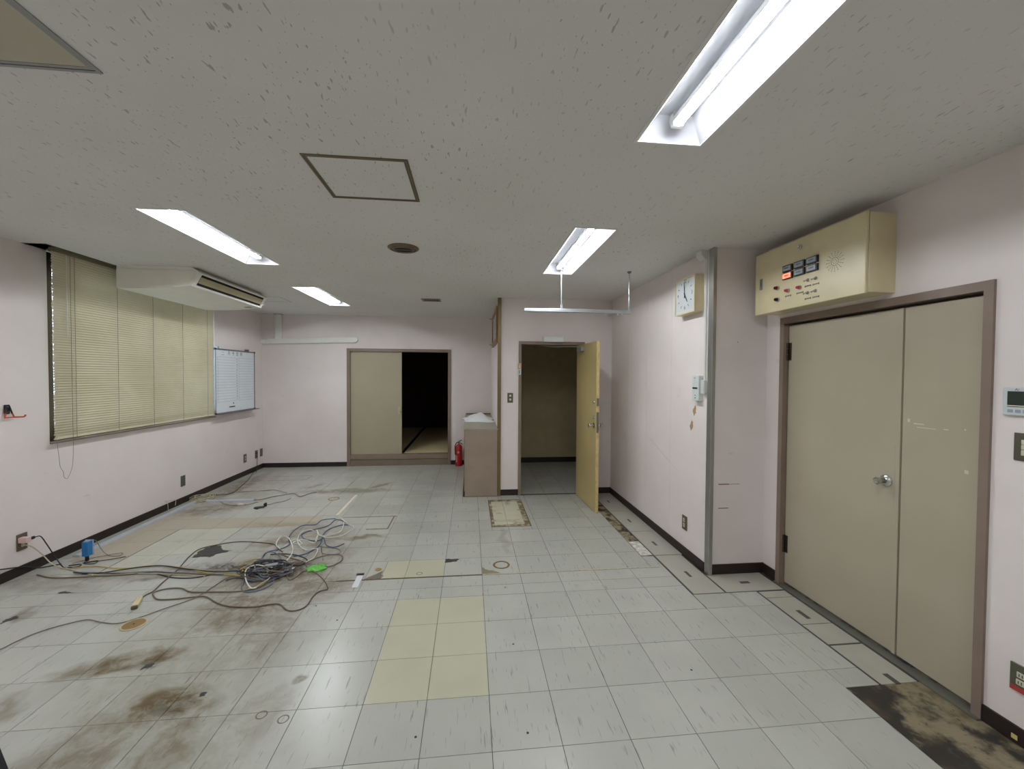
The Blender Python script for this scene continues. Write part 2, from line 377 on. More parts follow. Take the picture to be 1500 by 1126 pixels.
CABLES = [
     ('brown extension cord arching over the torn black tile patch', 'brown', 0.0045, 0.0, [(-2.295, 3.039), (-2.299, 3.093), (-2.286, 3.137), (-2.312, 3.265), (-2.346, 3.473), (-2.411, 3.7), (-2.427, 3.866), (-2.336, 3.946), (-2.222, 3.997), (-2.104, 4.002), (-1.898, 3.953), (-1.807, 3.914), (-1.741, 3.833), (-1.658, 3.74)]),
     ('brown cord doubling back from the extension socket and snaking below the tangle', 'brown', 0.0045, 0.0, [(-1.53, 3.225), (-1.551, 3.127), (-1.659, 3.08), (-1.859, 3.089), (-2.006, 3.102), (-2.11, 3.162), (-2.206, 3.167), (-2.264, 3.126), (-2.249, 3.088), (-2.165, 3.019), (-2.039, 3.016), (-1.908, 3.033), (-1.842, 3.015), (-1.733, 2.936), (-1.625, 2.885), (-1.465, 2.862), (-1.361, 2.885), (-1.297, 2.879), (-1.208, 2.798), (-1.139, 2.8), (-1.107, 2.853), (-1.11, 2.956), (-1.089, 3.027), (-1.039, 3.051)]),
     ('thin grey cord trailing past the round brass floor cap', 'greybrown', 0.003, 0.0, [(-2.671, 2.503), (-2.662, 2.547), (-2.649, 2.617), (-2.625, 2.682), (-2.582, 2.73), (-2.527, 2.771), (-2.436, 2.809), (-2.318, 2.77), (-2.208, 2.75), (-2.129, 2.8), (-2.043, 2.894), (-1.922, 3.028), (-1.877, 3.266), (-1.835, 3.333)]),
     ('yellow cable running from the baseboard into the tangle', 'yellow', 0.0035, 0.0, [(-3.204, 3.576), (-3.04, 3.585), (-2.835, 3.531), (-2.696, 3.535), (-2.61, 3.558), (-2.372, 3.512), (-2.122, 3.409), (-1.973, 3.363), (-1.784, 3.313)]),
     ('black cable lying over the yellow one by the blue box', 'black', 0.0045, 0.0, [(-3.115, 3.486), (-2.992, 3.458), (-2.877, 3.46), (-2.77, 3.5), (-2.638, 3.539), (-2.493, 3.538), (-2.256, 3.46), (-2.035, 3.4), (-1.848, 3.394)]),
     ('black cable with a low bend at the edge of the bundle', 'black', 0.004, 0.0, [(-3.042, 3.47), (-2.82, 3.439), (-2.669, 3.447), (-2.483, 3.423), (-2.297, 3.342), (-2.127, 3.322), (-2.0, 3.375)]),
     ('brown dusty cable along the lower edge of the bundle', 'brown', 0.004, 0.0, [(-3.372, 3.482), (-3.209, 3.42), (-3.026, 3.408), (-2.896, 3.413), (-2.651, 3.423), (-2.484, 3.452), (-2.238, 3.386), (-2.011, 3.359)]),
     ('pale beige cable straight through the bundle', 'cream', 0.0035, 0.0, [(-3.258, 3.581), (-2.996, 3.462), (-2.787, 3.421), (-2.618, 3.432), (-2.354, 3.395), (-2.058, 3.338)]),
     ('blue-grey cable straight through the bundle', 'slate', 0.0035, 0.0, [(-3.112, 3.495), (-2.941, 3.466), (-2.725, 3.442), (-2.529, 3.446), (-2.193, 3.394), (-1.924, 3.347)]),
     ('white network cable in a tall loop on the tangle', 'white', 0.0045, 0.012, [(-1.548, 3.072), (-1.592, 3.089), (-1.672, 3.183), (-1.74, 3.296), (-1.773, 3.392), (-1.75, 3.455), (-1.687, 3.427), (-1.609, 3.388), (-1.559, 3.405), (-1.528, 3.491), (-1.527, 3.597), (-1.555, 3.7), (-1.636, 3.869), (-1.717, 3.993), (-1.788, 4.037), (-1.799, 3.97), (-1.763, 3.852), (-1.681, 3.744)]),
     ('slate blue cable looped under the white one', 'slate', 0.0045, 0.0, [(-1.853, 3.392), (-1.762, 3.312), (-1.703, 3.2), (-1.679, 3.133), (-1.633, 3.076), (-1.572, 3.066), (-1.523, 3.092), (-1.489, 3.152), (-1.488, 3.208), (-1.526, 3.251), (-1.59, 3.286)]),
     ('slate blue cable coiled at the top of the tangle', 'slate', 0.0045, 0.008, [(-1.72, 3.494), (-1.75, 3.566), (-1.777, 3.653), (-1.758, 3.702), (-1.702, 3.697), (-1.634, 3.628), (-1.595, 3.552), (-1.605, 3.507)]),
     ('dark blue cable creeping out of the bundle', 'navy', 0.004, 0.0, [(-1.855, 3.252), (-1.805, 3.287), (-1.738, 3.266), (-1.681, 3.227), (-1.628, 3.213), (-1.595, 3.238), (-1.541, 3.243), (-1.502, 3.279)]),
     ('short dark blue cable knotted at the tangle edge', 'navy', 0.0045, 0.006, [(-1.589, 3.304), (-1.52, 3.238), (-1.47, 3.219), (-1.466, 3.263), (-1.5, 3.276), (-1.456, 3.282), (-1.454, 3.333)]),
     ('black cable coiled round the grey adapter', 'black', 0.005, 0.006, [(-1.768, 3.49), (-1.766, 3.547), (-1.714, 3.554), (-1.628, 3.535), (-1.549, 3.493), (-1.49, 3.41), (-1.464, 3.323), (-1.476, 3.263), (-1.522, 3.242), (-1.598, 3.274), (-1.68, 3.363), (-1.745, 3.455), (-1.744, 3.522), (-1.686, 3.529)]),
     ('second black cable coiled round the grey adapter', 'black', 0.005, 0.012, [(-1.8, 3.383), (-1.728, 3.355), (-1.7, 3.384), (-1.71, 3.495), (-1.645, 3.506), (-1.559, 3.47), (-1.487, 3.376), (-1.474, 3.281), (-1.514, 3.264), (-1.597, 3.302), (-1.669, 3.371)]),
     ('yellow cable bunched beside the black coil', 'yellow', 0.004, 0.008, [(-1.872, 3.464), (-1.86, 3.497), (-1.854, 3.542), (-1.826, 3.586), (-1.766, 3.569), (-1.775, 3.534), (-1.812, 3.481), (-1.832, 3.406), (-1.787, 3.413), (-1.797, 3.351), (-1.759, 3.368), (-1.805, 3.321)]),
     ('yellow cable under the grey adapter', 'yellow', 0.004, 0.0, [(-1.682, 3.377), (-1.614, 3.387), (-1.566, 3.399), (-1.522, 3.433)]),
     ('beige cable hanging round the front of the tangle', 'cream', 0.004, 0.008, [(-1.629, 3.399), (-1.578, 3.31), (-1.533, 3.246), (-1.524, 3.188), (-1.548, 3.143), (-1.571, 3.1), (-1.606, 3.081)]),
     ('grey cable folded inside the tangle', 'grey', 0.0045, 0.01, [(-1.746, 3.448), (-1.685, 3.336), (-1.637, 3.295), (-1.585, 3.296), (-1.591, 3.348), (-1.647, 3.384), (-1.671, 3.355), (-1.609, 3.268), (-1.536, 3.232)]),
     ('brown cord bent beside the green scrap', 'brown', 0.004, 0.0, [(-1.451, 3.315), (-1.427, 3.292), (-1.379, 3.219), (-1.349, 3.265), (-1.334, 3.346), (-1.292, 3.363), (-1.229, 3.326), (-1.148, 3.237), (-1.087, 3.154), (-1.043, 3.067)]),
     ('brown cord crossing towards the green scrap', 'brown', 0.004, 0.0, [(-1.661, 3.699), (-1.545, 3.614), (-1.443, 3.557), (-1.391, 3.517), (-1.333, 3.432), (-1.286, 3.373)]),
     ('white cable curled between the blue loops', 'white', 0.004, 0.006, [(-1.356, 3.467), (-1.348, 3.512), (-1.333, 3.582), (-1.348, 3.709), (-1.375, 3.738), (-1.443, 3.731), (-1.516, 3.791), (-1.591, 3.895), (-1.647, 4.048), (-1.663, 4.193), (-1.613, 4.222), (-1.55, 4.167)]),
     ('white cable zigzag joining two white loops', 'white', 0.0035, 0.004, [(-1.676, 3.937), (-1.63, 3.962), (-1.541, 3.868), (-1.647, 3.92), (-1.603, 3.953), (-1.543, 3.947), (-1.441, 3.887), (-1.467, 4.038), (-1.527, 4.188)]),
     ('blue network cable curving down from the raceway', 'blue', 0.004, 0.0, [(-1.46, 4.547), (-1.593, 4.517), (-1.613, 4.379), (-1.733, 4.37), (-1.767, 4.225), (-1.739, 4.051), (-1.663, 3.887), (-1.703, 3.788), (-1.784, 3.739), (-1.771, 3.617)]),
     ('blue network cable ending in the long loose tail', 'blue', 0.004, 0.0, [(-1.277, 4.389), (-1.348, 4.463), (-1.453, 4.526), (-1.479, 4.348), (-1.591, 4.245), (-1.65, 4.144), (-1.582, 4.021), (-1.447, 3.961), (-1.406, 4.022), (-1.325, 3.857), (-1.235, 3.804), (-1.171, 3.874)]),
     ('blue network cable doubled back under the raceway', 'blue', 0.004, 0.0, [(-1.273, 4.349), (-1.344, 4.355), (-1.425, 4.268), (-1.443, 4.126), (-1.387, 3.863), (-1.431, 3.693), (-1.521, 3.634)]),
     ('white cable looping out below the raceway', 'white', 0.004, 0.005, [(-1.418, 4.551), (-1.366, 4.484), (-1.329, 4.399), (-1.287, 4.17), (-1.339, 4.087), (-1.44, 4.046), (-1.531, 4.191)]),
     ('white cable making the widest loop below the raceway', 'white', 0.004, 0.003, [(-1.364, 4.468), (-1.276, 4.361), (-1.197, 4.277), (-1.179, 4.166), (-1.245, 4.033), (-1.365, 4.011), (-1.474, 4.07), (-1.434, 3.89)]),
     ('brown cable in a flat loop above the green scrap', 'brown', 0.0045, 0.0, [(-1.506, 3.468), (-1.369, 3.504), (-1.282, 3.598), (-1.178, 3.629), (-1.107, 3.604), (-1.082, 3.503), (-1.122, 3.421), (-1.18, 3.402), (-1.273, 3.423)]),
     ('grey-brown cable in a thin flat loop beside the tangle', 'greybrown', 0.003, 0.0, [(-1.39, 3.835), (-1.213, 3.775), (-1.152, 3.713), (-1.164, 3.658), (-1.3, 3.684), (-1.369, 3.863), (-1.247, 3.547)]),
     ('black cable from the tangle to the flat brown loop', 'black', 0.004, 0.0, [(-1.74, 3.694), (-1.652, 3.7), (-1.509, 3.66), (-1.378, 3.556), (-1.395, 3.459), (-1.501, 3.48)]),
     ('black cord hanging from the wall socket and along the baseboard', 'black', 0.004, 0.0, [(-3.518, 7.007), (-3.42, 6.705), (-3.284, 6.297), (-3.194, 5.939), (-3.142, 5.722), (-3.17, 5.624), (-3.25, 5.592), (-3.362, 5.601)]),
     ('thin brown wire across the grimy floor band', 'brown', 0.003, 0.0, [(-3.096, 5.671), (-2.942, 5.726), (-2.805, 5.732), (-2.685, 5.775), (-2.582, 5.714), (-2.42, 5.599)]),
     ('dark cable carrying on from the end of the grey floor raceway', 'greybrown', 0.005, 0.0, [(-2.681, 5.301), (-2.607, 5.324), (-2.553, 5.396), (-2.471, 5.467), (-2.388, 5.524), (-2.307, 5.55), (-2.178, 5.411), (-2.118, 5.534), (-2.048, 5.595)]),
     ('thin brown wire looped under the beige junction block', 'brown', 0.003, 0.0, [(-3.079, 5.297), (-2.975, 5.203), (-2.864, 5.138), (-2.76, 5.129), (-2.68, 5.15), (-2.61, 5.243)]),
     ('thin wire joined to the black clip on the floor', 'brown', 0.0025, 0.0, [(-2.488, 5.149), (-2.42, 5.13), (-2.383, 5.197), (-2.303, 5.248), (-2.275, 5.365)]),
]

# ================================================================== THE SETTING
H = 2.6                       # ceiling height
XL, XR, XD = -3.5, 1.9, 2.375 # left wall, panelled right wall, wall of the double door
YB, YD, YS = 7.2, 5.28, 3.02  # rear wall, wall of the open door, return wall
XP = 0.365                    # partition face
YN = -2.6                     # wall behind the camera
TOP = 2.9
T, GX, GY = 0.303, 0.0978, 2.871

floor = struct('floor', BX((-3.7, 2.75, YN - .15, YB + .15, -.12, -.0035)), SLAB)

# ---- walls
struct('wall_left', BX((XL - .15, XL, YN - .15, 3.735, 0, TOP), (XL - .15, XL, 5.93, YB + .12, 0, TOP), (XL - .15, XL, 3.735, 5.93, 0, 1.0),
                       (XL - .15, XL, 3.735, 5.93, 2.62, TOP)), WALL)
struct('wall_rear', BX((XL, -2.121, YB, YB + .12, 0, TOP), (-.343, XP + .1, YB, YB + .12, 0, TOP), (-2.121, -.343, YB, YB + .12, 2.04, TOP)), WALL)
struct('wall_partition', BX((XP, XP + .1, YD, YB, 0, TOP)), WALL)
struct('wall_doorway', BX((XP + .1, .632, YD, YD + .12, 0, TOP), (1.50, 2.75, YD, YD + .12, 0, TOP), (.632, 1.50, YD, YD + .12, 2.04, TOP)), WALL)
wr = struct('wall_right', BX((XR + .008, XR + .1, YS + .06, YD, 0, TOP)), M('plaster_joint', (96, 88, 84), .8))
for a, b in ((3.03, 3.654), (3.654, 4.19), (4.19, 4.71), (4.71, YD)):
    obj('panel', BX((XR, XR + .008, a + .0014, b - .0014, 0, TOP)), WALL, wr)
struct('wall_return', BX((XR + .02, XD + .12, YS, YS + .12, 0, TOP)), WALL)
struct('wall_double_door', BX((XD, XD + .12, YN - .15, 1.60, 0, TOP), (XD, XD + .12, 2.868, YS, 0, TOP), (XD, XD + .12, 1.60, 2.868, 2.036, TOP)), WALL)
struct('wall_behind_camera', BX((XL, XD, YN - .15, YN, 0, TOP)), WALL)

# ---- ceiling with its cut-outs
LIGHTS = [(.855, 1.0775, 'long recessed strip light nearest the cream control panel'), (.855, 3.337, 'recessed strip light just in front of the hanging metal rail'),
          (-1.91, 3.337, 'recessed strip light beside the suspended air conditioner'), (-1.91, 5.548, 'recessed strip light nearest the sliding door'),
          (-1.91, 1.0775, 'unseen strip light added past the pale ceiling hatch for brightness'), (.855, -1.2, 'unseen strip light added at the back of the room on the door side'), (-1.91, -1.2, 'unseen strip light added at the back of the room on the window side')]  # last three are out of view, added along the grid to brighten the room
LW, LL = .15, .6225
rects = [(XL - .15, 2.75, YN - .15, YB + .15, 0)]
for (x, y, _) in LIGHTS: rects = subtract(rects, (x - LW, x + LW, y - LL, y + LL))
POCK = (XL, -3.335, 3.555, 5.96)
rects = subtract(rects, POCK)
struct('ceiling', BX(*[(a, b, c, d, H, H + .06) for a, b, c, d, _ in rects], (XL - .15, 2.8, YN - .15, YB + .15, TOP, TOP + .1)), CEIL)
pk = struct('trim_1', BX((POCK[0], POCK[1], POCK[2] - .01, POCK[2], H - .001, H + .12), (POCK[0], POCK[1], POCK[3], POCK[3] + .01, H, H + .12), (POCK[1], POCK[1] + .012, POCK[2] - .01, POCK[3] + .01, H - .004, H + .12), (POCK[0], POCK[1] + .012, POCK[2] - .01, POCK[3] + .01, H + .12, H + .13)), BRONZE, label='dark bronze lined pocket in the ceiling above the blind')

# ---- baseboards
def bb(side, *b): struct('baseboard_' + side, BX(*b), BASE)
bb('left', (XL, XL + .01, YN, YB, 0, .075))
bb('rear', (XL, -2.121, YB - .01, YB, 0, .075), (-.343, XP, YB - .01, YB, 0, .075))
bb('doorway', (.40, .632, YD - .01, YD, 0, .078), (1.52, XR, YD - .01, YD, 0, .078))
bb('right', (XR - .01, XR, 3.06, YD, 0, .075))
bb('return', (XR + .012, XD, YS - .01, YS, 0, .078))
bb('double_door', (XD - .01, XD, 2.868, YS, 0, .078), (XD - .01, XD, YN, 1.60, 0, .075))

# ---- metal corner trims
struct('trim_2', bevelled(BX((XR - .008, XR + .022, 2.992, 3.055, 0, H)), .002, 1), STEEL, label='stainless steel corner guard from floor to ceiling')
struct('trim_3', bevelled(BX((XP - .012, XP + .034, YD - .03, YD + .012, 0, H)), .002, 1), M('brass_trim', (124, 106, 74), .42, .5), label='brass coloured edge guard on the end of the partition')

# ---- corridor behind the open door
COR = M('corridor_wall', (192, 176, 138), .7)
struct('wall_corridor_rear', BX((XP + .1, 2.75, 7.28, 7.35, 0, TOP)), COR)
struct('wall_corridor_end', BX((2.68, 2.75, YD + .12, 7.28, 0, TOP)), COR)
bb('corridor', (XP + .1, 2.68, 7.27, 7.28, 0, .09))

# ---- tatami room behind the sliding door
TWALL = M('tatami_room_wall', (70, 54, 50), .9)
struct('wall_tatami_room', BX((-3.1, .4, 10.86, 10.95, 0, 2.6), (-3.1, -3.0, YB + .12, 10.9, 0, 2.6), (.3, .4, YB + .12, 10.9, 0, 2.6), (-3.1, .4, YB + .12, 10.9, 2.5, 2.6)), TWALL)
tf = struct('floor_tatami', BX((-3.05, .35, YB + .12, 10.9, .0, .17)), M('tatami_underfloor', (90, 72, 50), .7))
TAT = M('tatami_straw', (236, 214, 165), .7, var=.08, scale=40, bump=.2, bscale=120); TBR = M('tatami_border_cloth', (20, 18, 16), .9)
for x0, x1, y0, y1 in ((-1.2, -.3, YB + .125, 9.1), (-1.2, -.3, 9.1, 10.86), (-2.1, -1.2, YB + .125, 9.1), (-2.1, -1.2, 9.1, 10.86), (-3.0, -2.1, YB + .125, 9.1), (-.3, .3, YB + .125, 10.86)):
    t_ = obj('tatami_mat', BX((x0 + .03, x1 - .03, y0, y1, .17, .2)), TAT, tf)
    obj('border', BX((x0, x0 + .03, y0, y1, .17, .201)), TBR, t_); obj('border', BX((x1 - .03, x1, y0, y1, .17, .201)), TBR, t_)

# ---- floor tiles, one by one
def px(x, y, z=0):
    d = Vector((x, y, z - CAM_H)); w = d.dot(FWD)
    return None if w < .15 else (750 + FPX * d.dot(RIGHT) / w, 563 - FPX * d.dot(UP) / w)
ROOMS = [(XL + .008, XD, YN, YS - .008, 0), (XL + .008, XR - .008, YS - .008, YD + .13, 0), (XL + .008, XP, YD, YB, 0), (.668, 1.455, YD, YD + .13, 0), (XP + .1, 2.68, YD + .13, 7.28, 0)]
CUTS = [(1.505, XR, 3.375, YD), (1.617, XR, 2.745, 3.375), (1.875, XD, 2.745, YS), (2.11, XD, 1.838, 2.745), (GX + 6 * T, XD, YN, 1.838), (XP, .632, YD, YD + .13), (1.50, XR, YD, YD + .13), (-.095, .365, 5.25, YB)]
YEL = [((GX - 2 * T, GX, GY - 3 * T, GY), T_YELLOW), ((-.69, GX - T, GY + T, GY + 2 * T), T_YELLOW), ((-2.94, -2.33, 3.78, 4.385), T_PALE), ((-2.94, -2.63, 3.48, 3.78), T_PALE)]
HATCH = (.229, .645, 4.178, 5.08)
pieces = []
for i in range(-13, 10):
    for j in range(-19, 15):
        cell = (GX + i * T, GX + (i + 1) * T, GY + j * T, GY + (j + 1) * T)
        rs = []
        for R in ROOMS:
            q = inter(cell, R)
            if q:
                part = [(*q, T_PLAIN)]
                for o_ in rs: part = subtract(part, o_)
                rs += part
        for S in CUTS: rs = subtract(rs, S)
        for S, mt in YEL + [(HATCH, T_HATCH)]:
            nr = []
            for r_ in rs:
                q = inter(r_, S)
                if q: nr.append((*q, mt))
                nr += subtract([r_], S)
            rs = nr
        pieces += [r_ for r_ in rs if min(r_[1] - r_[0], r_[3] - r_[2]) > .012]
def seen(r_):
    P = [px(x, y) for x, y in ((r_[0], r_[2]), (r_[1], r_[2]), (r_[1], r_[3]), (r_[0], r_[3]))]
    if any(p is None for p in P): return 0
    if all(p[0] < 0 for p in P) or all(p[0] > 1500 for p in P) or all(p[1] > 1126 for p in P): return 0
    if r_[2] > YD - .05 and r_[0] > XP: 
        if r_[0] < .6 or r_[1] > 1.5: return 0
    return abs(sum(P[k][0] * P[(k + 1) % 4][1] - P[(k + 1) % 4][0] * P[k][1] for k in range(4))) / 2
pieces.sort(key=seen, reverse=True)
GAP = .0014
cache = {}
def tile_mesh(w, h, mt):
    k = (round(w, 4), round(h, 4), mt.name)
    if k not in cache:
        bm = BX((-w / 2 + GAP, w / 2 - GAP, -h / 2 + GAP, h / 2 - GAP, -.003, 0))
        me = bpy.data.meshes.new('tile'); bm.to_mesh(me); bm.free(); me.materials.append(mt); cache[k] = me
    return cache[k]
rest = {}
for n_, r_ in enumerate(pieces):
    if n_ < 300 and seen(r_) > 0:
        o = bpy.data.objects.new('tile', tile_mesh(r_[1] - r_[0], r_[3] - r_[2], r_[4])); COL.objects.link(o); o.parent = floor
        o.location = ((r_[0] + r_[1]) / 2, (r_[2] + r_[3]) / 2, 0)
    else: rest.setdefault(r_[4].name, []).append(r_)
bm = bmesh.new(); mats_ = list(rest)
for k, name in enumerate(mats_):
    for r_ in rest[name]:
        n0 = len(bm.faces); box(bm, r_[0] + GAP, r_[1] - GAP, r_[2] + GAP, r_[3] - GAP, -.003, 0); bm.faces.ensure_lookup_table()
        for f in bm.faces[n0:]: f.material_index = k
o = obj('remaining_tiles', bm, None, floor); o['kind'] = 'stuff'
for name in mats_: o.data.materials.append(bpy.data.materials[name])

# ---- floor details that belong to the floor
PITM = M('pit_cover_tile', (176, 173, 160), .34, var=.05, scale=5)
LINE = M('pit_edge_metal', (92, 94, 94), .4, .5)
RUST = M('rusty_edge', (96, 72, 44), .7, var=.3, scale=30)
GLUE = M('dark_glue', (62, 60, 58), .7, var=.25, scale=40)
for x0, x1, y0, y1 in ((1.63, 1.87, 2.752, 3.378), (1.63, XR - .012, 3.388, 3.925), (1.63, XR - .012, 3.932, 4.545), (1.63, XR - .012, 4.552, YD - .012),
                       (1.885, 2.335, 2.752, YS - .012), (2.122, 2.33, 2.655, 2.735), (2.122, 2.33, 2.345, 2.648), (2.122, 2.33, 2.15, 2.338), (2.122, 2.33, 1.84, 2.138)):
    p = obj('pit_cover', BX((x0, x1, y0, y1, -.0035, .0)), PITM, floor)
for x0, x1, y0, y1 in ((1.617, 1.628, 2.745, YD - .012), (1.617, 2.34, 2.742, 2.75), (1.871, 1.882, 2.75, YS - .01), (2.108, 2.12, 1.84, 2.742), (2.12, 2.335, 2.139, 2.149), (2.332, 2.338, 1.84, 2.74)):
    obj('pit_edging', BX((x0, x1, y0, y1, -.0035, .0012)), LINE, floor)
LAB = M('pit_label_grey', (84, 80, 74), .6)
for x, y, w, h, mt in ((1.743, 4.908, .022, .08, LAB), (1.743, 4.233, .022, .09, LAB), (1.745, 3.629, .024, .09, LAB), (1.745, 3.037, .024, .09, LAB), (2.113, 2.872, .075, .03, M('pit_label_purple', (92, 70, 82), .6)), (2.221, 2.443, .03, .095, LAB), (2.215, 1.87, .03, .07, LAB)):
    obj('pit_label', BX((x - w / 2, x + w / 2, y - h / 2, y + h / 2, 0, .0008)), mt, floor)
def soil():
    m, nt, b = nmat('dirty_channel'); P = pos(nt)
    c = mixc(nt, ramp(nt, noise(nt, P, 9, 6, .65), .40, .56), lin((44, 38, 28)), lin((150, 138, 108)))
    nt.links.new(c, b.inputs['Base Color']); b.inputs['Roughness'].default_value = .75; return m
obj('channel_bed', BX((1.507, 1.616, 3.38, YD - .012, -.0035, -.001)), soil(), floor)
obj('channel_joint', BX((1.507, 1.616, 4.24, 4.25, -.001, .0005)), LINE, floor)
obj('threshold', BX((2.342, 2.40, 1.60, 2.868, -.0035, .004)), M('threshold_metal', (128, 128, 120), .4, .6), floor)
obj('threshold', BX((.668, 1.455, YD - .012, YD + .02, -.003, .003)), M('threshold_dark', (60, 52, 44), .5), floor)
# hatch edging and patched seams
for x0, x1, y0, y1 in ((.226, .236, 4.175, 5.085), (.638, .648, 4.175, 5.0), (.226, .648, 4.172, 4.182), (.226, .62, 5.078, 5.088),
                       (-1.40, -.82, 4.592, 4.602), (-.85, -.838, 4.225, 4.6), (-1.06, -.838, 4.22, 4.232)):
    obj('rusty_seam', BX((x0, x1, y0, y1, 0, .0015)), RUST, floor)
for x0, x1, y0, y1 in ((-3.05, -2.45, 6.55, 6.556), (-2.455, -2.45, 6.3, 6.55), (-3.0, -2.45, 6.3, 6.306), (-3.2, -2.7, 5.75, 5.758)):
    obj('dark_seam', BX((x0, x1, y0, y1, 0, .001)), RUST, floor)
obj('ragged_joint', BX((-1.02, .1, 3.168, 3.181, 0, .0025)), M('joint_dirt', (92, 78, 60), .7, var=.3, scale=40), floor)
obj('ragged_joint', BX((.1, 1.56, 3.166, 3.182, 0, .003)), M('joint_filler', (176, 168, 146), .6, var=.18, scale=40), floor)
def patch(name, pts, mt, z=.0012):
    obj(name, prism(bmesh.new(), pts, 'z', 0, z), mt, floor)
rnd = random.Random(4)
def ragged(pts, amp=.012, sub=5):
    out = []
    for i, p in enumerate(pts):
        q = pts[(i + 1) % len(pts)]
        for k in range(sub):
            t = k / sub; out.append((p[0] + (q[0] - p[0]) * t + rnd.uniform(-amp, amp), p[1] + (q[1] - p[1]) * t + rnd.uniform(-amp, amp)))
    return out
patch('torn_tile_patch', ragged([(-2.377, 3.707), (-2.40, 3.80), (-2.394, 3.888), (-2.35, 3.956), (-2.28, 3.93), (-2.21, 3.84), (-2.125, 3.82), (-2.21, 3.76), (-2.232, 3.693)]), GLUE)
patch('torn_tile_patch', ragged([(-.205, 3.478), (-.09, 3.472), (-.115, 3.42), (-.205, 3.41)], .006), GLUE)
patch('torn_tile_patch', ragged([(.1, 3.33), (.12, 3.26), (.2, 3.225), (.25, 3.185), (.1, 3.185)], .005), M('old_tile_under', (128, 120, 98), .6))
patch('torn_tile_patch', ragged([(-.82, 3.186), (-.70, 3.31), (-.685, 3.186)], .005), M('dirty_wedge', (112, 102, 86), .6))
patch('torn_tile_patch', ragged([(-2.945, 2.82), (-2.965, 2.87), (-2.935, 2.91), (-2.90, 2.88)], .006), GLUE)
patch('torn_tile_patch', ragged([(-2.96, 3.185), (-2.92, 3.205), (-2.84, 3.18), (-2.92, 3.175)], .004), GLUE)
patch('torn_tile_patch', ragged([(-1.755, 2.31), (-1.75, 2.35), (-1.715, 2.36), (-1.71, 2.33)], .004), GLUE)
patch('torn_tile_patch', ragged([(-1.32, 2.085), (-1.325, 2.115), (-1.30, 2.115), (-1.295, 2.09)], .003), GLUE)

NAILS = [(-.233, 1.762), (.259, 1.735), (.258, 2.329), (-.85, 2.666), (1.195, 2.03), (.265, 2.968), (-.559, 4.279), (-1.047, 2.847)]
MARKS = [(-.85, 1.913), (-.961, 1.947), (-.70, 3.22), (-.40, 3.24)]
HOLE = M('screw_hole', (58, 54, 48), .8)
for x, y in NAILS: patch('screw_hole', [(x + .006 * math.cos(k * math.pi / 4), y + .006 * math.sin(k * math.pi / 4)) for k in range(8)], HOLE, .0006)
for x, y in MARKS: obj('ring_mark', ring(bmesh.new(), (x, y, .0003), .022, .003, n=20, m=5, squash=.2), M('ring_mark_brown', (110, 98, 80), .7), floor)

# ================================================================== WINDOW
w1 = struct('window_1', loc=(XL - .1, 4.83, 1.0), label='dark bronze sliding window behind the venetian blind')
A0, A1, Z0, Z1 = 3.735, 5.93, 1.0, 2.62
x0, x1 = XL - .13, XL - .04
obj('window_frame', BX((x0, x1, A0, A0 + .06, Z0, Z1), (x0, x1, A1 - .06, A1, Z0, Z1), (x0, x1, A0 + .06, A1 - .06, Z0, Z0 + .05), (x0, x1, A0 + .06, A1 - .06, Z1 - .08, Z1)), BRONZE, w1)
GLASS, gnt, gb = nmat('window_glass')
gb.inputs['Base Color'].default_value = (1, 1, 1, 1); gb.inputs['Roughness'].default_value = 0.0; gb.inputs['Transmission Weight'].default_value = 1.0; gb.inputs['IOR'].default_value = 1.02
ym = (A0 + A1) / 2
for s, (a, b) in enumerate(((A0 + .06, ym + .03), (ym - .03, A1 - .06))):
    xs = XL - .075 - .035 * s
    sash = obj('sash', BX((xs - .015, xs + .015, a, a + .045, Z0 + .05, Z1 - .08), (xs - .015, xs + .015, b - .045, b, Z0 + .05, Z1 - .08), (xs - .015, xs + .015, a + .045, b - .045, Z0 + .05, Z0 + .11), (xs - .015, xs + .015, a + .045, b - .045, Z1 - .13, Z1 - .08)), BRONZE, w1)
    obj('pane', BX((xs - .002, xs + .002, a + .045, b - .045, Z0 + .11, Z1 - .13)), GLASS, sash)
obj('sill', BX((XL - .04, XL + .012, A0, A1, Z0 - .012, Z0 + .004)), FRAME, w1)
struct('ground_outside', BX((-40, XL - .3, -30, 40, -.6, -.5)), M('outdoor_ground', (110, 110, 100), .9))

# ================================================================== DOORS
# sliding door to the tatami room
d1 = struct('door_1', loc=(-1.23, YB, 0), label='sage sliding door half open onto a dark tatami room')
fr = obj('frame', BX((-2.121, -2.066, YB - .015, YB + .12, 0, 2.04), (-.395, -.343, YB - .015, YB + .12, 0, 2.04), (-2.066, -.395, YB - .015, YB + .12, 1.99, 2.04)), FRAME, d1)
obj('sill_step', bevelled(BX((-2.066, -.395, YB + .0, YB + .12, 0, .105)), .003, 1), M('sill_brown', (128, 112, 96), .5), d1)
obj('sill_track', bevelled(BX((-2.066, -.395, YB - .008, YB + .12, .11, .196)), .004, 1), M('sill_brown2', (138, 120, 104), .45), d1)
lf = obj('leaf', bevelled(BX((-2.066, -1.20, YB + .03, YB + .06, .197, 1.99)), .002, 1), SLIDE, d1)
obj('leaf', BX((-2.03, -1.24, YB + .07, YB + .10, .197, 1.99)), SLIDE, d1)
obj('finger_pull', BX((-1.262, -1.232, YB + .026, YB + .031, .90, 1.03)), M('pull_worn', (190, 180, 140), .4), lf)
obj('latch', lathe(bmesh.new(), (-1.222, YB + .03, .95), (0, -1, 0), [(0, .017), (.012, .015), (.018, 0)], 14), CHROME, lf, True)

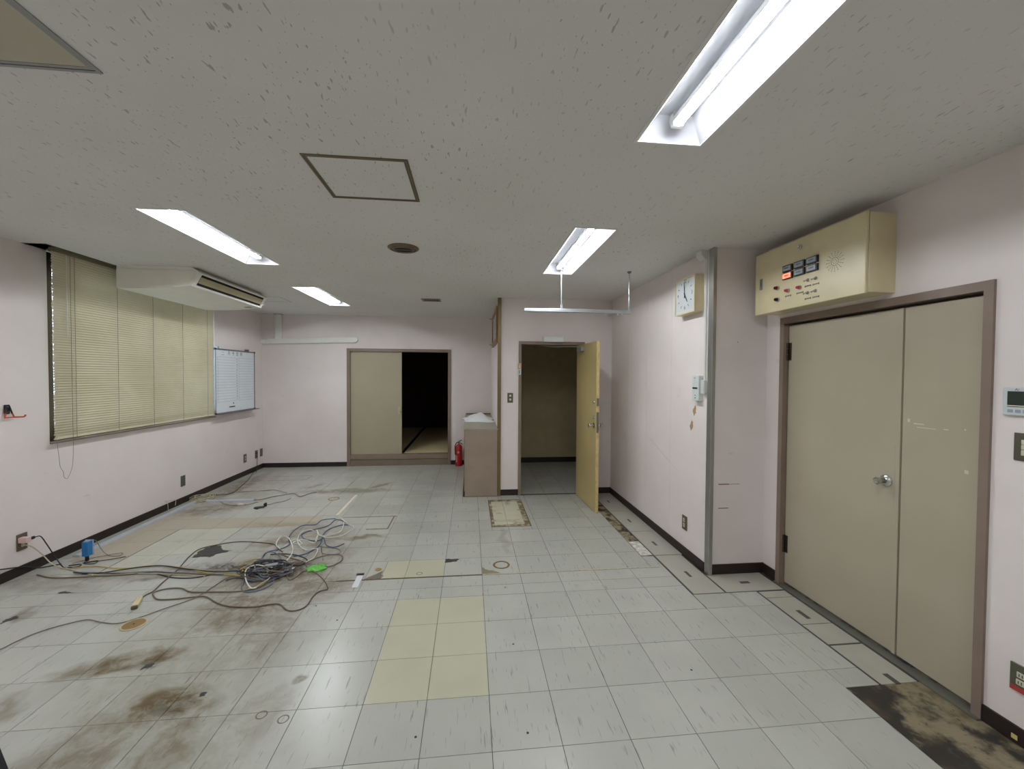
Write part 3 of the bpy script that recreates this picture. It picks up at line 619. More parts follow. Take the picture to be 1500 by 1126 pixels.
# open door to the corridor
d2 = struct('door_2', loc=(1.06, YD, 0), label='mustard hinged door standing wide open into the room')
obj('frame', BX((.632, .668, YD - .02, YD + .12, 0, 2.04), (1.455, 1.50, YD - .005, YD + .12, 0, 2.04), (.668, 1.455, YD - .02, YD + .12, 2.0, 2.04), (1.455, 1.52, YD - .02, YD + .12, 2.0, 2.04)), FRAME, d2)
HX, HY = 1.452, YD - .022
ang = math.atan2(4.506 - HY, 1.478 - HX)
uu = Vector((math.cos(ang), math.sin(ang), 0)); nn = Vector((uu.y, -uu.x, 0))   # nn points to the room side (-x)
if nn.x > 0: nn = -nn
Ld = .756
def leafbox(a0, a1, t0, t1, z0, z1):
    bm = bmesh.new(); o_ = Vector((HX, HY, 0)); vs_ = []
    for a in (a0, a1):
        for t in (t0, t1):
            for z in (z0, z1): vs_.append(bm.verts.new(o_ + uu * a + nn * t + Vector((0, 0, z))))
    for f in ((0, 1, 3, 2), (4, 6, 7, 5), (0, 4, 5, 1), (2, 3, 7, 6), (0, 2, 6, 4), (1, 5, 7, 3)): bm.faces.new([vs_[i] for i in f])
    return bm
def lp(a, t, z): return tuple(Vector((HX, HY, 0)) + uu * a + nn * t + Vector((0, 0, z)))
leaf = obj('leaf', leafbox(0, Ld, 0, .038, .006, 1.99), DOORY, d2)
EDGE = M('door_edge_worn', (206, 182, 126), .5, var=.14, scale=25)
obj('edge_strip', leafbox(Ld, Ld + .002, .002, .036, .01, 1.985), EDGE, leaf)
for z0, z1 in ((1.24, 1.33), (.93, 1.17)): obj('lock_plate', leafbox(Ld + .002, Ld + .004, .006, .032, z0, z1), M('worn_steel', (120, 114, 104), .4, .7), leaf)
def knob(a, z, side, parent):
    t = .038 if side > 0 else 0
    obj('knob', lathe(bmesh.new(), lp(a, t, z), nn * side, [(0, .031), (.006, .031), (.01, .014), (.032, .012), (.036, .022), (.062, .026), (.068, .02), (.07, 0)], 20), CHROME, parent, True)
knob(Ld - .06, 1.012, 1, leaf); knob(Ld - .06, 1.012, -1, leaf)
for z in (1.107, 1.283):
    obj('lock_cylinder', lathe(bmesh.new(), lp(Ld - .055, .038, z), nn, [(0, .019), (.012, .016), (.02, .009), (.024, 0)], 16), CHROME, leaf, True)
cl = obj('closer', bevelled(leafbox(.13, .32, .038, .085, 1.90, 1.955), .006, 2), M('closer_grey', (150, 152, 150), .4, .3), leaf)
obj('closer_arm', tube(bmesh.new(), [lp(.18, .075, 1.962), (1.28, 5.12, 1.966), (1.05, YD - .012, 1.972)], .006, 6, 0), M('closer_arm_steel', (150, 148, 138), .35, .8), leaf)
obj('closer_arm', tube(bmesh.new(), [(1.05, YD - .012, 1.972), (.98, YD - .015, 1.985)], .007, 6, 0), MATS['closer_arm_steel'], leaf)
for z in (.25, 1.78): obj('hinge', cyl(bmesh.new(), (HX + .004, HY + .004, z - .05), (HX + .004, HY + .004, z + .05), .007, n=10), STEEL, leaf)

# big double door under the control panel
d3 = struct('door_3', loc=(XD, 2.23, 0), label='taupe double door with one wide and one narrow leaf')
obj('frame', BX((XD - .014, XD + .12, 2.83, 2.868, 0, 2.036), (XD - .014, XD + .12, 1.60, 1.637, 0, 2.036), (XD - .014, XD + .12, 1.637, 2.83, 1.992, 2.036)), FRAME, d3)
obj('stop', BX((XD + .085, XD + .12, 1.637, 2.83, .006, 1.992)), M('frame_shadow_brown', (96, 82, 72), .6), d3)
l1 = obj('leaf', bevelled(BX((XD + .028, XD + .068, 2.0125, 2.827, .018, 1.975)), .0015, 1), DOOR, d3)
l2 = obj('leaf', bevelled(BX((XD + .028, XD + .068, 1.64, 2.0075, .018, 1.975)), .0015, 1), DOOR, d3)
obj('meeting_strip', BX((XD + .022, XD + .028, 2.0125, 2.032, .018, 1.975)), DOOR, l1)
obj('knob', lathe(bmesh.new(), (XD + .028, 2.086, .99), (-1, 0, 0), [(0, .034), (.006, .034), (.012, .027), (.016, .016), (.034, .0145), (.04, .017), (.064, .021), (.068, .019), (.062, .014), (.06, 0)], 28), CHROME, l1, True)
for y, z, l in ((2.829, 1.779, l1), (2.829, .314, l1), (1.6385, 1.779, l2), (1.6385, .319, l2)):
    bm = bmesh.new()
    for k in range(3): cyl(bm, (XD + .018, y, z - .066 + k * .045), (XD + .018, y, z - .066 + k * .045 + .042), .0085, n=10)
    h = obj('hinge', bm, M('hinge_worn', (70, 62, 56), .4, .7), l, True)
    s = -1 if y > 2.5 else 1
    obj('hinge_plate', BX((XD + .026, XD + .029, y + s * .004, y + s * .03, z - .066, z + .066)), MATS['hinge_worn'], l) if s < 0 else None
# paint chips on the narrow leaf
CHIP = M('bare_chip', (206, 204, 186), .6)
for y, z, w, h in ((1.925, 1.335, .05, .006), (1.89, 1.318, .09, .004), (1.975, 1.343, .012, .018), (1.80, 1.322, .02, .005), (1.71, 1.12, .016, .018), (1.72, 1.33, .006, .008)):
    obj('paint_chip', BX((XD + .0272, XD + .028, y - w / 2, y + w / 2, z, z + h)), CHIP, l2)
obj('scrape', BX((XD + .0272, XD + .028, 2.035, 2.046, .75, 1.2)), M('scrape_pale', (176, 168, 150), .6), l1)

# ================================================================== CEILING THINGS
REFL = M('reflector_enamel', (196, 196, 202), .4, var=.01)
EM, ent, eb = nmat('led_tube')
eb.inputs['Base Color'].default_value = (1, 1, 1, 1); eb.inputs['Emission Color'].default_value = (.91, .96, 1.0, 1); eb.inputs['Emission Strength'].default_value = TUBE
def tube_mat(k):
    m = EM.copy(); m.node_tree.nodes['Principled BSDF'].inputs['Emission Strength'].default_value = TUBE * k; return m
for (x, y, lab), kk in zip(LIGHTS, (1.0, 1.2, 1.0, 1.5, 1.0, 1.0, 1.0)):
    EMK = tube_mat(kk)
    t = thing('ceiling_light', lab, 'ceiling light', (x, y, H), 'recessed strip lights')
    bm = bmesh.new(); d = .085; zz = H + d
    o_ = [(x - LW + .006, y - LL + .006, H), (x + LW - .006, y - LL + .006, H), (x + LW - .006, y + LL - .006, H), (x - LW + .006, y + LL - .006, H)]
    i_ = [(x - .075, y - LL + .06, zz), (x + .075, y - LL + .06, zz), (x + .075, y + LL - .06, zz), (x - .075, y + LL - .06, zz)]
    f_ = [(x - LW - .008, y - LL - .008, H - .002), (x + LW + .008, y - LL - .008, H - .002), (x + LW + .008, y + LL + .008, H - .002), (x - LW - .008, y + LL + .008, H - .002)]
    V = [[bm.verts.new(p) for p in q] for q in (o_, i_)]
    for k in range(4): bm.faces.new((V[0][k], V[0][(k + 1) % 4], V[1][(k + 1) % 4], V[1][k]))
    bm.faces.new(V[1])
    obj('reflector', bm, REFL, t)
    obj('housing', BX((x - LW + .001, x + LW - .001, y - LL + .001, y - LL + .005, H, H + .1), (x - LW + .001, x + LW - .001, y + LL - .005, y + LL - .001, H, H + .1), (x - LW + .001, x - LW + .005, y - LL + .005, y + LL - .005, H, H + .1), (x + LW - .005, x + LW - .001, y - LL + .005, y + LL - .005, H, H + .1), (x - LW + .001, x + LW - .001, y - LL + .001, y + LL - .001, H + .1, H + .104)), WHITEM, t)
    obj('rim', BX((f_[0][0], f_[1][0], f_[0][1], y - LL + .007, H - .003, H + .001), (f_[0][0], f_[1][0], y + LL - .007, f_[2][1], H - .003, H + .001), (f_[0][0], x - LW + .007, y - LL + .007, y + LL - .007, H - .003, H + .001), (x + LW - .007, f_[1][0], y - LL + .007, y + LL - .007, H - .003, H + .001)), WHITEM, t)
    def arc(a0, a1, r, n=14): return [(x + r * math.sin(a0 + (a1 - a0) * k / n), H + .05 - r * math.cos(a0 + (a1 - a0) * k / n)) for k in range(n + 1)]
    w_ = math.radians(62)
    tb = obj('tube', prism(bmesh.new(), arc(-w_, w_, .025), 'y', y - .535, y + .535), EMK, t)      # LED tube: light leaves the lower side only
    obj('tube_back', prism(bmesh.new(), arc(w_ + .02, 2 * math.pi - w_ - .02, .0247), 'y', y - .535, y + .535), WHITEP, t)
    for s in (-1, 1):
        obj('socket', prism(bmesh.new(), [(y + s * .535, H + .028), (y + s * .555, H + .024), (y + s * .585, H + .084), (y + s * .535, H + .084)], 'x', x - .022, x + .022), WHITEP, t)

def hatch(x0, x1, y0, y1, lab, fm, pm, fw=.02):
    t = thing('ceiling_hatch', lab, 'ceiling hatch', ((x0 + x1) / 2, (y0 + y1) / 2, H), 'ceiling hatches')
    for g, (w, z) in enumerate(((fw * .46, .004), (fw, .0025))):
        a = 0 if g == 0 else fw * .54
        obj('frame_rail', BX((x0 + a, x1 - a, y0 + a, y0 + w, H - z, H), (x0 + a, x1 - a, y1 - w, y1 - a, H - z, H), (x0 + a, x0 + w, y0 + w, y1 - w, H - z, H), (x1 - w, x1 - a, y0 + w, y1 - w, H - z, H)), fm, t)
    obj('panel', BX((x0 + fw, x1 - fw, y0 + fw, y1 - fw, H - .001, H)), pm, t)
hatch(-.785, -.298, 1.96, 2.42, 'square ceiling hatch with tarnished brass frame', M('tarnished_brass', (116, 104, 78), .45, .4), CEIL, .022)
hatch(-1.78, -1.24, 1.0, 1.52, 'square ceiling hatch with pale grey aluminium frame', M('aluminium_frame', (150, 152, 150), .4, .5), M('yellowed_board', (190, 184, 164), .8), .026)
tag(obj('ceiling_seam_cover', BX((-2.72, -2.5, 5.6, 5.605, H - .001, H), (-2.505, -2.5, 5.605, 5.95, H - .001, H), (-2.9, -2.5, 5.95, 5.955, H - .001, H)), M('seam_dark', (96, 92, 84), .8)), 'thin outline of a cut panel in the ceiling by the air conditioner', 'panel outline')

t = thing('ceiling_diffuser', 'round brown slotted ceiling diffuser', 'vent', (-.537, 3.31, H - .02))
DIF = M('diffuser_brown', (112, 94, 74), .5)
obj('ring', lathe(bmesh.new(), (-.537, 3.31, H), (0, 0, -1), [(0, .122), (.004, .122), (.012, .11), (.014, .098), (.008, .096), (.008, 0)], 36), DIF, t, True)
obj('disc', lathe(bmesh.new(), (-.537, 3.31, H - .008), (0, 0, -1), [(0, .088), (.006, .086), (.009, .07), (.009, 0)], 30), DIF, t, True)
for s in (-1, 1):
    pts = [(-.537 + .068 * math.cos(a), 3.31 + s * (.012 + .04 * math.sin(a))) for a in [math.pi * k / 10 for k in range(11)]]
    obj('slot', prism(bmesh.new(), pts, 'z', H - .0185, H - .0165), DARK, t)

t = thing('ceiling_vent', 'small rectangular slatted ceiling vent with dark louvres', 'vent', (-.527, 5.53, H - .01))
obj('backing', BX((-.63, -.42, 5.455, 5.61, H - .002, H)), DARK, t)
VF = M('vent_frame', (150, 142, 120), .5)
obj('frame', BX((-.655, -.4, 5.435, 5.458, H - .008, H), (-.655, -.4, 5.606, 5.63, H - .008, H), (-.655, -.632, 5.458, 5.606, H - .008, H), (-.423, -.4, 5.458, 5.606, H - .008, H)), VF, t)
for k in range(9):
    x = -.618 + k * .0225; obj('louvre', BX((x, x + .006, 5.458, 5.606, H - .007, H - .002)), VF, t)

t = thing('hanging_rail', 'aluminium hanging rail on two rods in front of the open door', 'rail', (1.02, 3.79, 2.2))
ALU = M('aluminium', (196, 200, 206), .3, .9)
obj('rail', bevelled(BX((.498, 1.545, 3.772, 3.808, 2.193, 2.225)), .003, 1), ALU, t)
for x in (.859, 1.53):
    r = obj('rod', cyl(bmesh.new(), (x, 3.79, 2.225), (x, 3.79, H), .007, n=12), ALU, t, True)
    obj('ceiling_cup', lathe(bmesh.new(), (x, 3.79, H), (0, 0, -1), [(0, .02), (.006, .02), (.02, .01), (.02, 0)], 14), GREYP, r)
    obj('clamp', BX((x - .012, x + .012, 3.775, 3.805, 2.222, 2.262)), ALU, r)
for x in (.51, .75, .93, 1.14, 1.3, 1.42, 1.46, 1.5): obj('runner', cyl(bmesh.new(), (x, 3.79, 2.178), (x, 3.79, 2.194), .006, n=8), WHITEP, t)

# suspended air conditioner
t = thing('air_conditioner', 'off-white ceiling suspended air conditioner in front of the blind', 'air conditioner', (-2.95, 4.79, 2.385))
ACM = M('ac_plastic', (238, 234, 222), .42, var=.03)
obj('mount', prism(bmesh.new(), [(-3.3, 2.572), (-2.606, 2.572), (-2.648, H), (-3.3, H)], 'y', 4.15, 5.43), ACM, t)
prof = [(-3.3, 2.385), (-3.1, 2.386), (-2.95, 2.392), (-2.8, 2.405), (-2.655, 2.426), (-2.584, 2.555), (-2.596, 2.57), (-3.3, 2.57)]
body = obj('body', prism(bmesh.new(), prof, 'y', 4.15, 5.43), ACM, t)
for y in (4.146, 5.43): obj('end_cap', prism(bmesh.new(), [(-3.3, 2.40), (-3.1, 2.401), (-2.95, 2.407), (-2.8, 2.42), (-2.668, 2.44), (-2.612, 2.556), (-3.3, 2.56)], 'y', y, y + .004), ACM, body)
q0, q1 = Vector((-2.655, 0, 2.426)), Vector((-2.584, 0, 2.555)); qd = q1 - q0; qn = Vector((qd.z, 0, -qd.x)).normalized()
def acplate(a, b, y0, y1, n0, n1):
    p = [q0 + qd * a + qn * n0, q0 + qd * b + qn * n0, q0 + qd * b + qn * n1, q0 + qd * a + qn * n1]
    return prism(bmesh.new(), [(v.x, v.z) for v in p], 'y', y0, y1)
gf = acplate(.0, .13, 4.152, 5.428, 0, .008)
for a, b, y0, y1 in ((.9, .99, 4.152, 5.428), (.13, .9, 4.152, 4.20), (.13, .9, 5.38, 5.428)): merge(gf, acplate(a, b, y0, y1, 0, .008))
obj('outlet_frame', gf, M("ac_white", (242, 240, 232), .4), body)
obj('outlet_recess', acplate(.13, .9, 4.20, 5.38, -.001, .001), DARK, body)
obj('louvre', acplate(.30, .74, 4.215, 5.365, .002, .006), M('ac_louvre', (190, 180, 146), .45), body)
obj('louvre_pin', acplate(.3, .7, 4.203, 4.212, .001, .005), GREYP, body)
obj('intake_logo', BX((-2.80, -2.70, 5.28, 5.33, 2.408, 2.41)), GREYP, body)

tag(obj('smoke_detector', lathe(bmesh.new(), (2.27, 1.40, H), (0, 0, -1), [(0, .055), (.02, .055), (.035, .045), (.045, .03), (.05, 0)], 24), WHITEP, None, True), 'white dome sensor on the ceiling above the wall controller', 'sensor')

# ================================================================== LEFT WALL THINGS
t = thing('venetian_blind', 'beige metal venetian blind lowered over the window', 'blind', (-3.43, 4.745, 1.03))
SL, snt, sb = nmat('blind_slat'); P = pos(snt)
sb.inputs['Roughness'].default_value = .45
snt.links.new(mixc(snt, ramp(snt, noise(snt, P, 3, 3), .3, .7), lin((204, 196, 167)), lin((212, 205, 178))), sb.inputs['Base Color'])
B0, B1, BXX, ZB, ZT, NS = 3.70, 5.79, -3.428, 1.052, 2.575, 71
HEADM = M('blind_rail', (150, 140, 112), .5)
obj('head_rail', BX((-3.45, -3.405, B0, B1, 2.582, 2.62)), HEADM, t)
obj('bottom_rail', bevelled(BX((-3.44, -3.416, B0, B1, 1.028, 1.04)), .003, 1), MATS['blind_slat'] if 'blind_slat' in MATS else SL, t)
bm = bmesh.new(); wv = .0125; A, B = [], []
for k in range(5):
    s = -1 + k * .5; A.append(bm.verts.new((s * wv, (B0 - B1) / 2, .0032 * (1 - s * s)))); B.append(bm.verts.new((s * wv, (B1 - B0) / 2, .0032 * (1 - s * s))))
for k in range(4): bm.faces.new((A[k], A[k + 1], B[k + 1], B[k]))
sme = bpy.data.meshes.new('slat'); bm.to_mesh(sme); bm.free(); sme.materials.append(SL)
for p in sme.polygons: p.use_smooth = True
r_ = random.Random(2)
for k in range(NS):
    o = bpy.data.objects.new('slat', sme); COL.objects.link(o); o.parent = t
    z = ZB + (ZT - ZB) * k / (NS - 1)
    o.location = Vector((BXX, (B0 + B1) / 2 + r_.uniform(-.004, .004), z)) - t.location
    o.rotation_euler = (r_.uniform(-.0006, .0006), math.radians(-66.5 + r_.uniform(-3, 3)), 0)
CORD = M('blind_cord', (128, 120, 100), .8)
for y in (3.875, 4.30, 4.74, 5.19, 5.64): 
    obj('ladder_cord', BX((BXX + .0125, BXX + .0138, y - .0018, y + .0018, 1.03, 2.59)), CORD, t)
obj('tilt_wand', cyl(bmesh.new(), (-3.409, 3.80, 1.9), (-3.409, 3.80, 2.58), .003, n=6), WHITEP, t)
obj('pull_cord', tube(bmesh.new(), [(-3.41, 3.832, 2.58), (-3.41, 3.833, 1.6), (-3.41, 3.834, 1.05), (-3.413, 3.835, .9), (-3.416, 3.828, .78), (-3.42, 3.80, .70), (-3.42, 3.778, .685), (-3.42, 3.758, .71), (-3.42, 3.755, .75), (-3.42, 3.73, .80), (-3.42, 3.72, .90), (-3.42, 3.708, 1.0), (-3.42, 3.705, 1.05)], .0016, 5, 4), CORD, t)

t = thing('whiteboard', 'white ruled monthly schedule board beside the blind', 'whiteboard', (-3.45, 6.32, 1.03))
WBX = -3.428
obj('panel', BX((XL + .045, WBX, 5.82, 6.80, 1.045, 1.925)), M('whiteboard_enamel', (224, 232, 236), .25, var=.02), t)
fr = obj('frame', BX((XL + .04, WBX + .006, 5.81, 6.81, 1.915, 1.935), (XL + .04, WBX + .006, 5.81, 6.81, 1.03, 1.048), (XL + .04, WBX + .006, 5.81, 5.825, 1.048, 1.915), (XL + .04, WBX + .006, 6.795, 6.81, 1.048, 1.915)), M('board_alu', (128, 128, 130), .4, .5), t)
for y in (5.815, 6.805):
    for z in (1.04, 1.925): obj('corner_cap', BX((XL + .038, WBX + .009, y - .012, y + .012, z - .013, z + .013)), BLACKP, fr)
obj('pen_tray', BX((WBX, WBX + .05, 5.83, 6.86, 1.028, 1.036)), M('board_alu2', (112, 112, 114), .4, .5), t)
for y in (5.92, 6.68): obj('hanger', BX((XL, XL + .055, y - .012, y + .012, 1.93, 1.965)), MATS['board_alu'], t)
LN = M('board_ruling', (148, 158, 164), .5)
bm = bmesh.new(); e = WBX + .0006
for k in range(17): 
    z = 1.82 - k * .039
    box(bm, WBX, e, 5.84, 6.30, z - .0015, z + .0015); box(bm, WBX, e, 6.34, 6.785, z - .0015, z + .0015)
box(bm, WBX, e, 5.875, 5.878, 1.196, 1.82); box(bm, WBX, e, 6.378, 6.381, 1.196, 1.82)
obj('ruled_lines', bm, LN, t)['kind'] = 'stuff'
INK = M('board_ink', (52, 52, 60), .5)
bm = bmesh.new()
for k, ch in enumerate('月予定表'): merge(bm, text_bm(ch, .062, (WBX + .0008, 6.13 + k * .103, 1.875), (0, 1, 0), (0, 0, 1)))
for k in range(16): merge(bm, text_bm(str(16 + k), .035, (WBX + .0008, 6.325, 1.80 - k * .039), (0, 1, 0), (0, 0, 1)))
merge(bm, text_bm('1', .03, (WBX + .0008, 5.857, 1.80), (0, 1, 0), (0, 0, 1)))
box(bm, WBX, e, 6.22, 6.25, 1.155, 1.17); box(bm, WBX, e, 6.13, 6.27, 1.105, 1.122)
obj('printed_schedule', bm, INK, t)['kind'] = 'stuff'
obj('red_mark', BX((WBX, WBX + .0008, 5.96, 6.01, 1.885, 1.89), (WBX, WBX + .0008, 5.955, 6.015, 1.85, 1.855)), RED, t)

t = thing('wall_hook', 'black and orange double utility hook on the left wall', 'hook', (XL, 3.42, 1.23))
bk = obj('bracket', bevelled(BX((XL, XL + .014, 3.404, 3.436, 1.27, 1.342)), .005, 2), BLACKP, t)
for z in (1.285, 1.325): obj('screw', lathe(bmesh.new(), (XL + .014, 3.42, z), (1, 0, 0), [(0, .006), (.002, .005), (.003, 0)], 10), CHROME, bk)
for s in (-1, 1): obj('leg', tube(bmesh.new(), [(XL + .012, 3.42 + s * .01, 1.335), (XL + .02, 3.42 + s * .022, 1.275)], .005, 8, 0), BLACKP, t)
ORG = M('orange_rubber', (206, 82, 34), .45)
obj('sleeve', tube(bmesh.new(), [(XL + .02, 3.398, 1.275), (XL + .024, 3.388, 1.245), (XL + .024, 3.452, 1.245), (XL + .02, 3.442, 1.275)], .006, 8, 0), ORG, t)
obj('arm', tube(bmesh.new(), [(XL + .024, 3.45, 1.245), (XL + .055, 3.455, 1.245), (XL + .085, 3.458, 1.247), (XL + .095, 3.46, 1.262)], .0055, 8, 3), ORG, t)

def plate(name, label, cat, c, n, w, h, pm, inserts=(), group='wall plates and sockets'):
    """wall plate: c centre on the wall, n outward normal (+-x or -y); inserts: (du, dv, w, h, material)"""
    n = Vector(n); u = Vector((0, 1, 0)) if abs(n.x) > .5 else Vector((1, 0, 0)); c = Vector(c)
    t = thing(name, label, cat, tuple(c - Vector((0, 0, h / 2))), group)
    def pb(du, dv, w_, h_, d0, d1, bev=0):
        a = c + u * (du - w_ / 2) + Vector((0, 0, dv - h_ / 2)) + n * d0; b = c + u * (du + w_ / 2) + Vector((0, 0, dv + h_ / 2)) + n * d1
        bm_ = BX((a.x, b.x, a.y, b.y, a.z, b.z)); return bevelled(bm_, bev, 1) if bev else bm_
    f = obj('plate', pb(0, 0, w, h, 0, .008, .002), pm, t)
    for (nm, du, dv, w_, h_, mt) in inserts:
        g = obj(nm, pb(du, dv, w_, h_, .008, .013, .0015), mt, t)
        if nm == 'socket':
            for s in (-1, 1): obj('slot', pb(du + s * w_ * .18, dv, w_ * .1, h_ * .5, .013, .0134), BLACKP, g)
    return t
IV = M('ivory_plastic', (206, 200, 180), .45)
plate('power_outlet', 'bronze outlet plate with a pink adapter plugged in', 'outlet', (XL, 3.507, .26), (1, 0, 0), .075, .13, PLATE, [('socket', 0, -.025, .022, .03, IV)])
plate('blank_plate', 'blank grey wall plate under the blind', 'wall plate', (XL, 5.287, .273), (1, 0, 0), .074, .13, M('plate_grey', (98, 98, 90), .5, .3))
plate('power_outlet', 'bronze outlet plate alone below the whiteboard', 'outlet', (XL, 6.65, .27), (1, 0, 0), .075, .13, PLATE, [('socket', 0, .02, .024, .028, IV), ('socket', 0, -.02, .024, .028, IV)])
plate('power_outlet', 'bronze outlet plate with a black cord hanging down', 'outlet', (XL, 6.985, .268), (1, 0, 0), .075, .13, PLATE, [('socket', 0, .02, .024, .028, DARK)])
plate('power_outlet', 'bronze outlet plate closest to the rear corner', 'outlet', (XL, 7.14, .27), (1, 0, 0), .075, .13, PLATE, [('socket', 0, 0, .024, .05, M('brass_insert', (140, 118, 74), .4, .4))])

t = thing('power_adapter', 'small pink plug adapter in the left wall outlet', 'adapter', (-3.463, 3.49, .265))
obj('body', bevelled(BX((XL + .008, XL + .068, 3.474, 3.512, .258, .30)), .004, 2), M('pink_plastic', (222, 190, 186), .45), t)
obj('plug', bevelled(BX((-3.445, -3.425, 3.51, 3.535, .272, .294)), .004, 1), BLACKP, t)

t = thing('adapter_box', 'blue and grey power box leaning against the baseboard', 'power box', (-3.2, 3.712, 0))
obj('shell', bevelled(BX((-3.235, -3.19, 3.69, 3.735, .045, .165)), .005, 2), M('blue_plastic', (44, 122, 188), .4), t)
obj('cover', bevelled(BX((-3.25, -3.185, 3.735, 3.747, .04, .17)), .003, 1), M('cover_grey', (150, 170, 186), .4), t)
obj('cap', bevelled(BX((-3.23, -3.195, 3.695, 3.73, .165, .172)), .002, 1), M('cap_grey', (140, 160, 178), .4), t)
obj('plug', bevelled(BX((-3.222, -3.202, 3.70, 3.722, 0.0, .046)), .003, 1), BLACKP, t)

# ================================================================== REAR WALL THINGS
t = thing('cable_duct', 'white plastic cable duct on the rear wall with a branch to the ceiling', 'cable duct', (-2.7, YB, 2.09))
DUCT = M('duct_plastic', (230, 230, 222), .45, var=.03)
zl, zr = 2.09, 2.142
bm = bmesh.new(); arc = [(-1.975 + .047 * math.cos(a), zr + .046 + .047 * math.sin(a)) for a in [math.pi / 2 - k * math.pi / 8 for k in range(9)]]
prism(bm, [(XL, zl), (XL, zl + .085)] + arc, 'y', YB - .04, YB)
run = obj('run', bevelled(bm, .006, 2), DUCT, t, True)
obj('branch', bevelled(BX((-3.277, -3.172, YB - .042, YB, 2.18, H)), .008, 2), DUCT, t, True)
obj('joint', bevelled(BX((-3.40, -3.385, YB - .043, YB, 2.086, 2.184)), .003, 1), DUCT, run)
obj('ceiling_collar', BX((-3.29, -3.16, YB - .05, YB, H - .008, H)), GREYP, t)

t = thing('counter', 'taupe counter cabinet with laminate top against the partition', 'counter', (.145, 6.2, 0))
CT = M('counter_taupe', (156, 139, 123), .5); CTOP = M('counter_top_laminate', (158, 152, 134), .35)
bd = obj('body', BX((-.065, XP - .004, 5.265, YB - .012, 0, .86)), CT, t)
obj('front_panel', BX((-.068, XP - .013, 5.252, 5.265, .004, .872)), CT, t)
obj('top', bevelled(BX((-.085, XP - .002, 5.245, YB - .012, .872, .892)), .003, 1), CTOP, t)
obj('upstand', BX((-.075, XP - .004, YB - .03, YB - .012, .892, .915)), M('upstand_brown', (120, 98, 80), .5), t)
for k in range(3):
    y0 = 5.3 + k * .62; dr = obj('door', BX((-.078, -.065, y0, y0 + .6, .06, .85)), CT, bd); obj('handle', BX((-.09, -.078, y0 + .5, y0 + .52, .6, .7)), CHROME, dr)

# crumpled sheet on the counter
bm = bmesh.new(); NX, NY = 15, 13; g = []
rr = random.Random(11)
for i in range(NX):
    row = []
    for j in range(NY):
        u, v = i / (NX - 1), j / (NY - 1)
        xx = -.105 + .45 * u + .02 * math.sin(9 * v); yy = 5.95 + .6 * v + .05 * math.sin(5 * u)
        e = min(u, 1 - u, v, 1 - v) * 4; e = min(1, e)
        z = .90 + e * (.03 + .075 * math.exp(-((u - .62) / .16) ** 2 - ((v - .55) / .3) ** 2) + .03 * math.exp(-((u - .35) / .15) ** 2) + rr.uniform(0, .014))
        if u < .05: z = .925 - .01 * v
        row.append((xx, yy, z))
    g.append(row)
V = [[bm.verts.new(p) for p in r] for r in g]; L = [[bm.verts.new((p[0], p[1], .8925 if 0 < i < NX - 1 and 0 < j < NY - 1 else p[2] - .006)) for j, p in enumerate(r)] for i, r in enumerate(g)]
for i in range(NX - 1):
    for j in range(NY - 1):
        bm.faces.new((V[i][j], V[i + 1][j], V[i + 1][j + 1], V[i][j + 1])); bm.faces.new((L[i][j + 1], L[i + 1][j + 1], L[i + 1][j], L[i][j]))
for i in range(NX - 1):
    for j in (0, NY - 1): bm.faces.new((V[i][j], L[i][j], L[i + 1][j], V[i + 1][j]))
for j in range(NY - 1):
    for i in (0, NX - 1): bm.faces.new((V[i][j + 1], L[i][j + 1], L[i][j], V[i][j]))
t = thing('folded_sheet', 'crumpled white plastic sheet lying on the counter', 'sheet', (.12, 6.25, .892))
obj('top_fold', bm, M('white_sheet', (244, 246, 246), .5, var=.02), t, True)
obj('under_fold', bevelled(BX((-.02, .31, 5.99, 6.5, .893, .9)), .003, 1), MATS['white_sheet'], t)

EX, EY = -.199, 7.09
t = thing('fire_extinguisher', 'red fire extinguisher on the floor beside the counter', 'fire extinguisher', (EX, EY, 0))
cyb = obj('cylinder', lathe(bmesh.new(), (EX, EY, 0), (0, 0, 1), [(0, .052), (.004, .058), (.33, .058), (.355, .05), (.372, .032), (.38, .02), (.385, 0)], 28), RED, t, True)
obj('label_plate', lathe(bmesh.new(), (EX - .005, EY - .0565, .245), (0, -1, 0), [(0, .02), (.003, .019), (.003, 0)], 18), M('label_grey', (176, 176, 176), .5), cyb)
bm = bmesh.new()
for k in range(5): box(bm, EX - .043, EX - .028, EY - .0535, EY - .0405, .075 + k * .024, .088 + k * .024)
obj('lettering', bm, WHITEP, cyb)['kind'] = 'stuff'
obj('valve', lathe(bmesh.new(), (EX, EY, .378), (0, 0, 1), [(0, .016), (.02, .016), (.024, .012), (.045, .012), (.05, 0)], 14), CHROME, t, True)
obj('lever', tube(bmesh.new(), [(EX - .02, EY, .41), (EX + .01, EY - .012, .43), (EX + .055, EY - .015, .455)], .007, 8, 3), BLACKP, t)
obj('carry_handle', tube(bmesh.new(), [(EX - .01, EY, .41), (EX + .03, EY - .01, .40), (EX + .065, EY - .015, .375)], .007, 8, 3), BLACKP, t)
obj('hose', tube(bmesh.new(), [(EX - .01, EY, .415), (EX - .04, EY - .01, .40), (EX - .062, EY - .02, .36), (EX - .064, EY - .022, .30), (EX - .06, EY - .02, .2)], .008, 8, 4), BLACKP, t)
obj('safety_pin', ring(bmesh.new(), (EX + .005, EY - .02, .452), .012, .0025, (0, 1, 0), 14, 5), M('pin_yellow', (210, 180, 60), .5), t)

